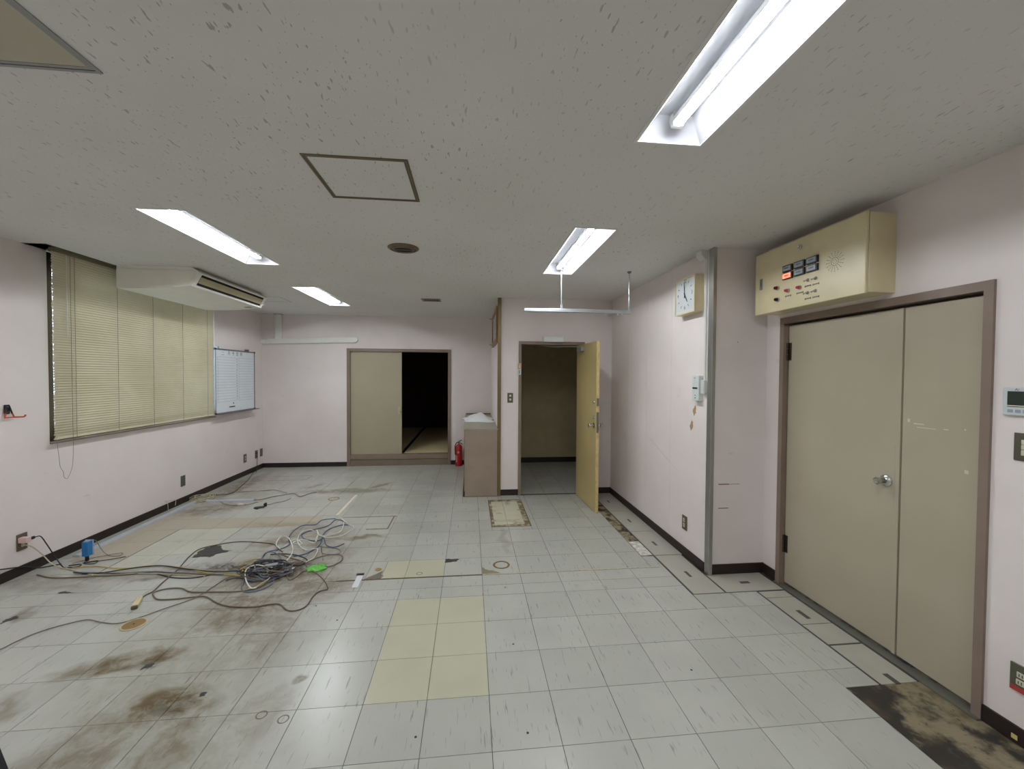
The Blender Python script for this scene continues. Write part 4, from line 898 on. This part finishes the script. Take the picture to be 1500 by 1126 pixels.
t = thing('wooden_window_frame', 'narrow varnished wooden frame high on the partition', 'wooden frame', (.352, 5.88, 2.03))
y0, y1, z0, z1 = 5.335, 6.42, 2.03, 2.51
fw_ = obj('frame', BX((.338, XP, y0, y1, z0, z0 + .06), (.338, XP, y0, y1, z1 - .06, z1), (.338, XP, y0, y0 + .09, z0 + .06, z1 - .06), (.338, XP, y1 - .05, y1, z0 + .06, z1 - .06)), WOOD, t)
obj('panel', BX((.352, XP, y0 + .09, y1 - .05, z0 + .06, z1 - .06)), M('frame_panel_white', (196, 198, 194), .35), t)
for z in (z1 - .04, z0 + .035): obj('catch', tube(bmesh.new(), [(.338, y1 - .06, z), (.315, y1 - .07, z), (.30, y1 - .06, z + .012)], .005, 6, 2), M('catch_brass', (120, 90, 44), .4, .6), fw_)

# ================================================================== DOORWAY WALL THINGS
t = thing('sign_box', 'blank white box sign above the open doorway', 'sign', (1.088, YD - .06, 2.026))
obj('case', bevelled(BX((.952, 1.226, YD - .075, YD, 2.032, 2.102)), .004, 2), WHITEP, t)
obj('face', BX((.962, 1.216, YD - .078, YD - .075, 2.04, 2.094)), M('sign_face', (226, 228, 228), .3, var=.02), t)
plate('light_switch', 'bronze light switch plate beside the open doorway', 'light switch', (.523, YD, 1.293), (0, -1, 0), .074, .128, PLATE, [('rocker', -.0, .028, .026, .026, WHITEP), ('rocker', 0, -.022, .026, .026, WHITEP)])
t = thing('notice_sticker', 'orange and white sticker on the door frame', 'sticker', (.64, YD - .02, 1.595))
obj('backing', BX((.617, .662, YD - .0215, YD - .02, 1.598, 1.748)), WHITEP, t)
obj('orange_field', BX((.622, .657, YD - .0222, YD - .0215, 1.672, 1.742)), M('sticker_orange', (206, 140, 84), .6), t)
bm = BX((.63, .649, YD - .0226, YD - .0222, 1.685, 1.73)); 
obj('print', bm, M('sticker_pale', (226, 196, 160), .6), t)
obj('print', BX((.634, .646, YD - .0222, YD - .0215, 1.61, 1.66)), GREYP, t)

# ================================================================== RIGHT WALL THINGS
t = thing('wall_clock', 'square cream wall clock above the intercom', 'clock', (1.86, 3.295, 2.12))
CL0, CL1, CZ0, CZ1, CX = 3.135, 3.452, 2.122, 2.428, 1.82
obj('case', bevelled(BX((CX + .006, XR, CL0, CL1, CZ0, CZ1)), .003, 1), CREAM, t)
obj('bezel', BX((CX, CX + .006, CL0, CL1, CZ0, CZ0 + .012), (CX, CX + .006, CL0, CL1, CZ1 - .012, CZ1), (CX, CX + .006, CL0, CL0 + .012, CZ0 + .012, CZ1 - .012), (CX, CX + .006, CL1 - .012, CL1, CZ0 + .012, CZ1 - .012)), CREAM, t)
fx = CX + .005
face = obj('face', BX((fx, fx + .002, CL0 + .012, CL1 - .012, CZ0 + .012, CZ1 - .012)), M('clock_face', (206, 212, 212), .3, var=.01), t)
cyc, czc = (CL0 + CL1) / 2, (CZ0 + CZ1) / 2 + .012
obj('maker_band', BX((fx - .001, fx, CL0 + .012, CL1 - .014, CZ0 + .014, CZ0 + .028)), WHITEP, face)
BLK = M('clock_black', (28, 28, 32), .5)
bm = bmesh.new()
for k, s in ((12, '12'), (3, '3'), (6, '6'), (9, '9')):
    a = math.radians(k * 30); merge(bm, text_bm(s, .046, (fx - .0008, cyc - .112 * math.sin(a), czc + .112 * math.cos(a)), (0, -1, 0), (0, 0, 1)))
for k in range(12):
    if k % 3 == 0: continue
    a = math.radians(k * 30); s, c = math.sin(a), math.cos(a); v = []
    for rr_, ww in ((.102, -.003), (.102, .003), (.124, .003), (.124, -.003)): v.append(bm.verts.new((fx - .0008, cyc - rr_ * s - ww * c, czc + rr_ * c - ww * s)))
    bm.faces.new(v)
obj('numerals', bm, BLK, face)['kind'] = 'stuff'
def hand(a, l, tail, w, x, nm):
    a = math.radians(a); s, c = math.sin(a), math.cos(a); bm = bmesh.new()
    def q(r, o): return (x, cyc - r * s - o * c, czc + r * c - o * s)
    v = [bm.verts.new(q(*p)) for p in ((-tail, -w), (-tail, w), (l, w * .5), (l, -w * .5))]; v2 = [bm.verts.new((p.co.x - .001, p.co.y, p.co.z)) for p in v]
    bm.faces.new(v); bm.faces.new(v2[::-1])
    for i in range(4): bm.faces.new((v[i], v[(i + 1) % 4], v2[(i + 1) % 4], v2[i]))
    obj(nm, bm, BLK, face)
hand(148, .078, .02, .0065, fx - .002, 'hour_hand'); hand(354, .105, .03, .0045, fx - .0035, 'minute_hand'); hand(3, .075, .03, .0015, fx - .005, 'second_hand')

t = thing('corner_sensor', 'white wedge motion sensor in the ceiling corner by the steel guard', 'sensor', (1.87, 3.13, 2.52))
obj('body', bevelled(prism(bmesh.new(), [(XR, H), (1.835, H), (1.84, 2.565), (1.87, 2.53), (XR, 2.525)], 'y', 3.075, 3.155), .004, 2), WHITEP, t)
obj('wire_cover', BX((XR - .014, XR, 3.078, 3.094, 1.56, 2.53)), WHITEP, t)
t = thing('junction_box', 'small white junction box beside the intercom', 'junction box', (1.885, 3.09, 1.447))
obj('case', bevelled(BX((XR - .03, XR, 3.062, 3.108, 1.447, 1.56)), .003, 1), WHITEP, t)
obj('cover', BX((XR - .032, XR - .03, 3.065, 3.105, 1.45, 1.557)), WHITEP, t)
t = thing('intercom', 'white slim intercom unit with a dark display', 'intercom', (1.88, 3.17, 1.385))
obj('case', bevelled(BX((XR - .04, XR, 3.122, 3.218, 1.387, 1.595)), .004, 2), M('intercom_white', (216, 222, 218), .4), t)
obj('display', BX((XR - .042, XR - .04, 3.14, 3.21, 1.485, 1.498)), BLACKP, t)
for y, z in ((3.18, 1.575), (3.17, 1.432), (3.17, 1.41)): obj('button', BX((XR - .042, XR - .04, y - .006, y + .006, z - .004, z + .004)), GREYP, t)
plate('power_outlet', 'bronze outlet plate low on the panelled right wall', 'outlet', (XR, 3.368, .29), (-1, 0, 0), .076, .125, PLATE, [('socket', 0, .024, .026, .034, IV), ('socket', 0, -.02, .026, .034, IV)])
SCR = M('wall_scar', (168, 140, 100), .8)
for (x, y0, y1, z0, z1) in ((XR, 3.22, 3.272, 1.25, 1.34), (XR, 3.262, 3.312, 1.115, 1.21)):
    pts = ragged([(y1 - .02, z0), (y0 + .004, z0 + .03), (y0, z1 - .01), (y0 + .022, z1), (y1, z0 + .04)], .004, 3)
    o = obj('glue_mark', prism(bmesh.new(), pts, 'x', x - .001, x), SCR, wr)
bm = BX((1.98, 2.07, YS - .001, YS, .72, .728), (2.07, 2.16, YS - .001, YS, .722, .725), (1.982, 2.068, YS - .001, YS, .528, .534), (2.12, 2.126, YS - .001, YS, 1.86, 1.867))
obj('scratch', bm, M('scratch_brown', (140, 100, 72), .8), bpy.data.objects['wall_return'])
obj('scuff', prism(bmesh.new(), [(4.1, .925), (4.095, .935), (3.66, .775), (3.5, .72), (3.5, .715), (3.66, .765)], 'x', XR - .0006, XR), M('scuff_grey', (222, 212, 209), .8), wr)

# cream control panel
t = thing('control_panel', 'cream alarm control panel box above the double door', 'control panel', (2.28, 2.475, 2.06))
PX = 2.185
bx_ = obj('box', bevelled(BX((PX + .022, XD, 2.04, 2.905, 2.064, 2.51)), .002, 1), CREAM, t)
dr = obj('door', bevelled(BX((PX, PX + .019, 2.04, 2.912, 2.058, 2.514)), .003, 1), CREAM, t)
for y0 in (2.63, 2.529, 2.428):
    for r, z0 in enumerate((2.316, 2.265)):
        lit = (r == 1 and y0 == 2.63)
        b_ = obj('lamp_window', BX((PX - .012, PX, y0 - .084, y0, z0, z0 + .044)), BLACKP, dr)
        mt = M('lamp_lit_red', (255, 96, 70), .4, emit=1.1) if lit else M('lamp_window_grey', (150, 160, 172), .25)
        lens = obj('lens', BX((PX - .0145, PX - .012, y0 - .074, y0 - .006, z0 + .007, z0 + .038)), mt, dr)
        obj('legend', BX((PX - .0148, PX - .0145, y0 - .058, y0 - .02, z0 + .02, z0 + .028)), M('legend_grey', (92, 92, 104), .5) if not lit else RED, dr)
bm = bmesh.new()
for rr_, n in ((.012, 6), (.024, 22)):
    for k in range(n):
        a = 2 * math.pi * k / n; box(bm, PX - .0006, PX, 2.231 + rr_ * math.cos(a) - .0018, 2.231 + rr_ * math.cos(a) + .0018, 2.285 + rr_ * math.sin(a) - .0018, 2.285 + rr_ * math.sin(a) + .0018)
for k in range(16):
    a = 2 * math.pi * k / 16
    for rr_ in (.034, .043, .052, .059): box(bm, PX - .0006, PX, 2.231 + rr_ * math.cos(a) - .0017, 2.231 + rr_ * math.cos(a) + .0017, 2.285 + rr_ * math.sin(a) - .0017, 2.285 + rr_ * math.sin(a) + .0017)
obj('speaker_holes', bm, DARK, dr)['kind'] = 'stuff'
obj('lock', lathe(bmesh.new(), (PX, 2.491, 2.453), (-1, 0, 0), [(0, .016), (.008, .016), (.012, .012), (.009, .006), (.009, 0)], 18), CHROME, dr, True)
for y, z, col, r in ((2.685, 2.223, (110, 20, 28), .013), (2.68, 2.14, (24, 30, 44), .013), (2.589, 2.186, (206, 80, 96), .011), (2.489, 2.185, (206, 80, 96), .011)):
    k_ = obj('indicator', lathe(bmesh.new(), (PX, y, z), (-1, 0, 0), [(0, r + .004), (.006, r + .003), (.008, r), (.008, 0)], 16), STEEL, dr, True)
    obj('cap', lathe(bmesh.new(), (PX - .008, y, z), (-1, 0, 0), [(0, r), (.016, r * .8), (.02, r * .4), (.021, 0)], 16), M('cap_%d_%d' % (col[0], col[2]), col, .25), dr, True)
for y, z in ((2.424, 2.219), (2.365, 2.217), (2.424, 2.137), (2.365, 2.138)):
    g_ = obj('toggle', lathe(bmesh.new(), (PX, y, z), (-1, 0, 0), [(0, .011), (.004, .01), (.012, .007), (.012, 0)], 12), STEEL, dr, True)
    obj('lever', cyl(bmesh.new(), (PX - .01, y, z), (PX - .03, y, z - .009), .003, .0042, 8), CHROME, dr)
TXT = M('panel_print', (84, 80, 70), .6)
bm = bmesh.new()
for y, z, w in ((2.586, 2.149, .055), (2.486, 2.15, .058), (2.423, 2.182, .052), (2.362, 2.181, .052), (2.421, 2.1, .052), (2.36, 2.099, .052)):
    n = 7
    for k in range(n):
        yy = y + w / 2 - (k + .5) * w / n; hh = .0075 if k in (0, n - 1) else .0045
        box(bm, PX - .0005, PX, yy - w / n * .36, yy + w / n * .36, z - hh, z + hh * (.9 if k % 2 else .6))
obj('print', bm, TXT, dr)['kind'] = 'stuff'
obj('name_plate', BX((PX - .001, PX, 2.834, 2.865, 2.243, 2.327)), M('nameplate', (132, 136, 142), .35, .5), dr)
obj('name_plate_print', BX((PX - .0014, PX - .001, 2.845, 2.854, 2.27, 2.318)), TXT, dr)
obj('lifting_lug', BX((2.3, 2.31, 2.74, 2.77, 2.51, 2.545)), STEEL, bx_)

# wall controls right of the double door
t = thing('wall_controller', 'white wall controller with dark display', 'controller', (XD - .01, 1.50, 1.42))
obj('case', bevelled(BX((XD - .016, XD, 1.435, 1.558, 1.424, 1.546)), .003, 1), M('controller_white', (206, 212, 214), .4), t)
obj('display', BX((XD - .018, XD - .016, 1.445, 1.54, 1.462, 1.53)), M('lcd_dark', (46, 54, 50), .2), t)
obj('display_edge', BX((XD - .0186, XD - .018, 1.445, 1.54, 1.4645, 1.469)), IV, t)
for y in (1.53, 1.505, 1.48, 1.455): obj('button', BX((XD - .0175, XD - .016, y - .009, y + .009, 1.437, 1.451)), M('button_grey', (150, 160, 172), .5), t)
obj('lettering', text_bm('Ai', .016, (XD - .0166, 1.51, 1.537), (0, -1, 0), (0, 0, 1)), M('print_navy', (54, 58, 80), .5), t)
plate('light_switch', 'wide dark bronze switch plate below the wall controller', 'light switch', (XD, 1.462, 1.29), (-1, 0, 0), .118, .12, M('switch_bronze', (92, 90, 74), .4, .3), [('rocker', -.003, .022, .07, .02, IV), ('rocker', -.003, 0, .07, .02, IV), ('rocker', -.003, -.024, .07, .024, IV)])
t2 = plate('power_outlet', 'olive outlet plate with red lower edge near the double door', 'outlet', (XD, 1.45, .286), (-1, 0, 0), .118, .12, M('plate_olive', (92, 92, 74), .45, .2), [('socket', .02, .018, .028, .024, IV), ('socket', .022, -.014, .028, .024, IV), ('socket', -.025, .018, .028, .024, IV), ('socket', -.025, -.014, .028, .024, IV)])
obj('red_label', BX((XD - .0095, XD - .008, 1.393, 1.507, .228, .248)), M('label_red', (176, 60, 56), .5), t2)
tag(obj('yellow_tape_bit', BX((XD - .012, XD - .0102, 1.475, 1.495, .016, .036)), M('tape_yellow', (206, 190, 120), .6)), 'tiny yellow tape bit stuck to the baseboard near the double door', 'tape')

# ================================================================== ON THE FLOOR
CABCOL = {'brown': (112, 96, 78), 'greybrown': (120, 108, 92), 'yellow': (190, 158, 52), 'black': (36, 36, 40), 'cream': (192, 182, 150), 'slate': (98, 108, 128), 'white': (222, 220, 208), 'navy': (44, 54, 78), 'blue': (62, 82, 128), 'grey': (120, 122, 120)}
rz = random.Random(8)
for n_, (lab, col, r, h, pts) in enumerate(CABLES):
    ph = rz.uniform(0, 6.3); lift = h + .0015 * (n_ % 5)
    p3 = [(x, y, r + lift + (.006 * (1 + math.sin(ph + k * 1.7)) if h else 0)) for k, (x, y) in enumerate(pts)]
    bm = tube(bmesh.new(), p3, r, 6, 5)
    tag(obj('cable', bm, M('cable_' + col, CABCOL[col], .5, var=.12, scale=9), None, True), lab, 'cable', 'loose cables on the floor')
TANGLE = [('black', .005), ('grey', .0045), ('slate', .0045), ('black', .0045), ('brown', .004), ('greybrown', .004)]
TLAB = ['black cable wound loosely in the thick of the tangle', 'grey cable wound loosely in the thick of the tangle', 'slate cable wound loosely in the thick of the tangle', 'black cable curling out at the lower edge of the tangle', 'brown cable wound loosely in the thick of the tangle', 'dusty grey-brown cable spread wide round the tangle']
rt = random.Random(21)
for (col, r), lab in zip(TANGLE, TLAB):
    cx_, cy_, p3 = -1.6 + rt.uniform(-.07, .07), 3.37 + rt.uniform(-.06, .06), []; a = rt.uniform(0, 6)
    for k in range(16):
        a += rt.uniform(.5, .9); R_ = rt.uniform(.07, .17); p3.append((cx_ + R_ * 1.25 * math.cos(a), cy_ + R_ * .8 * math.sin(a), r + .004 + rt.uniform(0, .035)))
    p3[0] = (p3[0][0], p3[0][1], r + .002); p3[10] = (p3[10][0], p3[10][1], r + .002)
    tag(obj('cable', tube(bmesh.new(), p3, r, 6, 5), M('cable_' + col, CABCOL[col], .5), None, True), lab, 'cable', 'loose cables on the floor')
def cable3(lab, col, r, pts): tag(obj('cable', tube(bmesh.new(), pts, r, 6, 5), M('cable_' + col, CABCOL[col], .5), None, True), lab, 'cable', 'loose cables by the wall')
cable3('black cord arching from the pink adapter to the floor', 'black', .004, [(-3.43, 3.535, .283), (-3.415, 3.56, .278), (-3.40, 3.587, .207), (-3.37, 3.617, .092), (-3.30, 3.60, .012), (-3.26, 3.585, .006), (-3.18, 3.60, .006), (-3.20, 3.64, .006), (-3.27, 3.62, .006)])
cable3('cream cord dropping from the left outlet to the cable bundle', 'cream', .004, [(-3.486, 3.49, .24), (-3.46, 3.49, .24), (-3.43, 3.516, .211), (-3.40, 3.555, .133), (-3.36, 3.574, .056), (-3.297, 3.585, .008), (-3.123, 3.518, .006), (-2.933, 3.434, .006)])
cable3('black cable leaning on the left baseboard', 'black', .005, [(-3.484, 3.1, .2), (-3.484, 3.341, .118), (-3.482, 3.506, .06), (-3.46, 3.60, .008), (-3.36, 3.66, .006)])
cable3('black cord hanging from the corner outlet down to the floor', 'black', .004, [(-3.486, 6.985, .25), (-3.475, 6.97, .23), (-3.47, 6.95, .12), (-3.46, 6.91, .01), (-3.42, 6.8, .006)])
cable3('thin grey leads coiled under the blue box', 'grey', .0025, [(-3.24, 3.75, .15), (-3.22, 3.80, .14), (-3.19, 3.82, .05), (-3.12, 3.80, .006), (-3.02, 3.78, .006), (-3.05, 3.84, .006), (-3.2, 3.76, .006), (-3.28, 3.66, .006)])
cable3('thin black leads knotted at the foot of the blue box', 'black', .003, [(-3.212, 3.698, .01), (-3.18, 3.65, .006), (-3.10, 3.64, .006), (-3.12, 3.70, .006), (-3.2, 3.66, .006), (-3.02, 3.72, .006), (-2.95, 3.76, .006)])
cable3('thin cream wire curling up against the baseboard', 'cream', .0025, [(-3.455, 4.98, .004), (-3.475, 5.0, .09), (-3.48, 4.97, .12), (-3.478, 5.06, .1), (-3.47, 5.12, .09), (-3.46, 5.1, .03)])
bm = bmesh.new(); pts = []
for k in range(46):
    a = k * .78; R_ = .10 + .03 * math.sin(k * 1.3); pts.append((-3.35 + R_ * .95 * math.cos(a), 5.41 + R_ * 1.2 * math.sin(a), .006 + .0009 * k + .004 * math.sin(k * 2.3)))
cable3('beige cable wound in a coil at the end of the grey raceway', 'cream', .0035, pts)

RW = M('raceway_grey', (176, 180, 186), .5)
tag(obj('floor_raceway', prism(bmesh.new(), [(-3.405, 0), (-3.40, .014), (-3.375, .02), (-3.35, .014), (-3.345, 0)], 'y', 3.80, 5.29), RW), 'grey cable raceway running beside the left baseboard', 'raceway', 'grey floor raceways')
tag(obj('floor_raceway', prism(bmesh.new(), [(5.295, 0), (5.30, .014), (5.325, .02), (5.35, .014), (5.355, 0)], 'x', -3.25, -2.69), RW), 'grey cable raceway running out across the floor from the coil', 'raceway', 'grey floor raceways')
tag(obj('floor_raceway', prism(bmesh.new(), [(-1.505, 0), (-1.5, .008), (-1.485, .012), (-1.47, .008), (-1.465, 0)], 'y', 4.655, 5.42), M('raceway_cream', (226, 220, 200), .5)), 'cream cable raceway lying where the blue cables end', 'raceway')

BRS = M('brass_cap', (150, 122, 78), .4, .3)
t = thing('floor_outlet', 'round brass floor outlet cap among the grey cord', 'floor cap', (-2.107, 2.736, 0))
obj('rim', ring(bmesh.new(), (-2.107, 2.736, .003), .062, .006, n=32, squash=.6), M('cap_rim', (190, 176, 140), .5), t)
dc = obj('disc', lathe(bmesh.new(), (-2.107, 2.736, 0), (0, 0, 1), [(0, .06), (.004, .06), (.0045, 0)], 32), BRS, t)
obj('screw', lathe(bmesh.new(), (-2.107, 2.736, .0045), (0, 0, 1), [(0, .005), (.002, .004), (.002, 0)], 10), M('screw_dark', (70, 56, 40), .5, .5), dc)
tag(obj('floor_ring', ring(bmesh.new(), (.264, 3.328, .001), .062, .009, n=32, squash=.35), M('rust_ring', (118, 90, 58), .7, var=.2, scale=40)), 'rusty round floor ring beside the ragged joint', 'floor ring')
bm = ring(bmesh.new(), (-1.73, 5.31, .001), .062, .008, n=32, squash=.35)
tag(obj('floor_ring', bm, M('rust_ring2', (140, 112, 70), .7, var=.3, scale=40)), 'tan worn floor ring behind the cream raceway', 'floor ring')
tag(obj('floor_stud', lathe(bmesh.new(), (-.74, 3.335, 0), (0, 0, 1), [(0, .026), (.004, .026), (.006, .02), (.004, .012), (.006, 0)], 18), M('stud_brass', (176, 150, 96), .35, .5), None, True), 'small brass floor stud above the torn wedge', 'floor stud')
t = thing('extension_socket', 'cream extension socket at the end of the brown cord', 'extension socket', (-2.27, 2.98, 0))
def obox(c, u, l, w, z0, z1):
    u = Vector((*u, 0)).normalized(); v = Vector((-u.y, u.x, 0)); c = Vector((*c, 0)); bm = bmesh.new(); q = []
    for a in (-l / 2, l / 2):
        for b in (-w / 2, w / 2):
            for z in (z0, z1): q.append(bm.verts.new(c + u * a + v * b + Vector((0, 0, z))))
    for f in ((0, 1, 3, 2), (4, 6, 7, 5), (0, 4, 5, 1), (2, 3, 7, 6), (0, 2, 6, 4), (1, 5, 7, 3)): bm.faces.new([q[i] for i in f])
    return bm
du = (-2.237 + 2.305, 2.907 - 3.057)
obj('body', bevelled(obox((-2.268, 2.975), du, .12, .036, 0, .026), .006, 2), M('socket_cream', (206, 192, 150), .5), t)
obj('end_cap', bevelled(obox((-2.242, 2.918), du, .02, .034, .001, .024), .003, 1), M('socket_dark', (96, 84, 66), .5), t)
obj('cord_grip', bevelled(obox((-2.298, 3.042), du, .03, .016, .004, .02), .003, 1), MATS['socket_cream'], t)
t = thing('adapter_brick', 'grey power adapter in the middle of the cable tangle', 'adapter', (-1.6, 3.43, 0))
obj('body', bevelled(obox((-1.6, 3.43), (1, .3), .13, .07, .004, .036), .006, 2), M('brick_dark', (44, 46, 50), .5), t)
obj('label', obox((-1.605, 3.428), (1, .3), .09, .045, .036, .0368), M('brick_label', (150, 154, 156), .5), t)
tag(obj('paper_tag', obox((-1.45, 3.42), (1, .1), .05, .045, .004, .006), WHITEP), 'small white card beside the cable tangle', 'card')
t = thing('cable_label', 'white paper strip lying across the ragged joint', 'label', (-.855, 3.16, 0))
obj('strip', obox((-.853, 3.15), (-.03, 1), .18, .046, .003, .0045), M('paper_white', (214, 216, 220), .6, var=.02), t)
obj('clip', obox((-.862, 3.262), (1, -.02), .055, .022, .003, .009), M('clip_dark', (60, 52, 50), .5), t)
rg = random.Random(5); bm = bmesh.new(); cx_, cy_ = -1.235, 3.39; pr = []
for k in range(16):
    a = 2 * math.pi * k / 16; R_ = .075 * (.65 + .5 * rg.random()); pr.append((cx_ + R_ * 1.05 * math.cos(a), cy_ + R_ * .8 * math.sin(a)))
c0 = bm.verts.new((cx_, cy_, .03)); vv = [bm.verts.new((x, y, .004 + rg.random() * .012)) for x, y in pr]; mid = [bm.verts.new((cx_ + (x - cx_) * .55, cy_ + (y - cy_) * .55, .012 + rg.random() * .02)) for x, y in pr]; low = [bm.verts.new((x, y, .002)) for x, y in pr]
for k in range(16):
    j = (k + 1) % 16; bm.faces.new((c0, mid[k], mid[j])); bm.faces.new((mid[k], vv[k], vv[j], mid[j])); bm.faces.new((vv[k], low[k], low[j], vv[j]))
bm.faces.new(low[::-1])
tag(obj('plastic_scrap', bm, M('green_plastic', (104, 190, 76), .5)), 'crumpled bright green plastic scrap beside the tangle', 'scrap')
tag(obj('junction_block', bevelled(BX((-2.79, -2.71, 5.12, 5.155, 0, .018)), .003, 1), M('block_beige', (206, 190, 166), .5)), 'beige junction block on the thin brown wire', 'junction block')
t = thing('cable_clip', 'black plastic cable clip lying near the raceway end', 'clip', (-2.48, 5.02, 0))
obj('body', bevelled(obox((-2.48, 5.01), (1, .35), .11, .04, 0, .02), .006, 2), M('clip_grey', (70, 72, 78), .5), t)
obj('tab', bevelled(obox((-2.43, 5.045), (.3, 1), .04, .015, .004, .05), .004, 1), BLACKP, t)
obj('hook', tube(bmesh.new(), [(-2.52, 5.0, .006), (-2.50, 4.97, .006), (-2.47, 4.965, .006)], .005, 6, 3), BLACKP, t)
tag(obj('cover_plate', bevelled(BX((1.508, 1.614, 3.39, 3.685, -.001, .003)), .001, 1), (lambda: (lambda m: m)(M('dirty_white_plate', (206, 204, 192), .5, var=.35, scale=22)))()), 'dirty white metal plate in the floor channel', 'metal plate')

t = thing('carrying_case', 'black hard case at the edge of the floor near the stains', 'case', (-1.9, 1.38, 0))
cs = bmesh.new(); prism(cs, [(-1.74, 1.645), (-1.49, 1.455), (-1.73, 1.14), (-1.98, 1.33)], 'z', .0, .25)
obj('shell', bevelled(cs, .008, 2), M('case_black', (9, 9, 9), .85), t)
cs = bmesh.new(); prism(cs, [(-1.70, 1.56), (-1.555, 1.45), (-1.735, 1.215), (-1.88, 1.325)], 'z', .25, .258)
obj('lid_pad', cs, M('case_pad', (30, 30, 33), .7), t)
obj('handle', tube(bmesh.new(), [(-1.66, 1.44, .258), (-1.67, 1.43, .285), (-1.75, 1.33, .285), (-1.76, 1.32, .258)], .009, 8, 0), BLACKP, t)
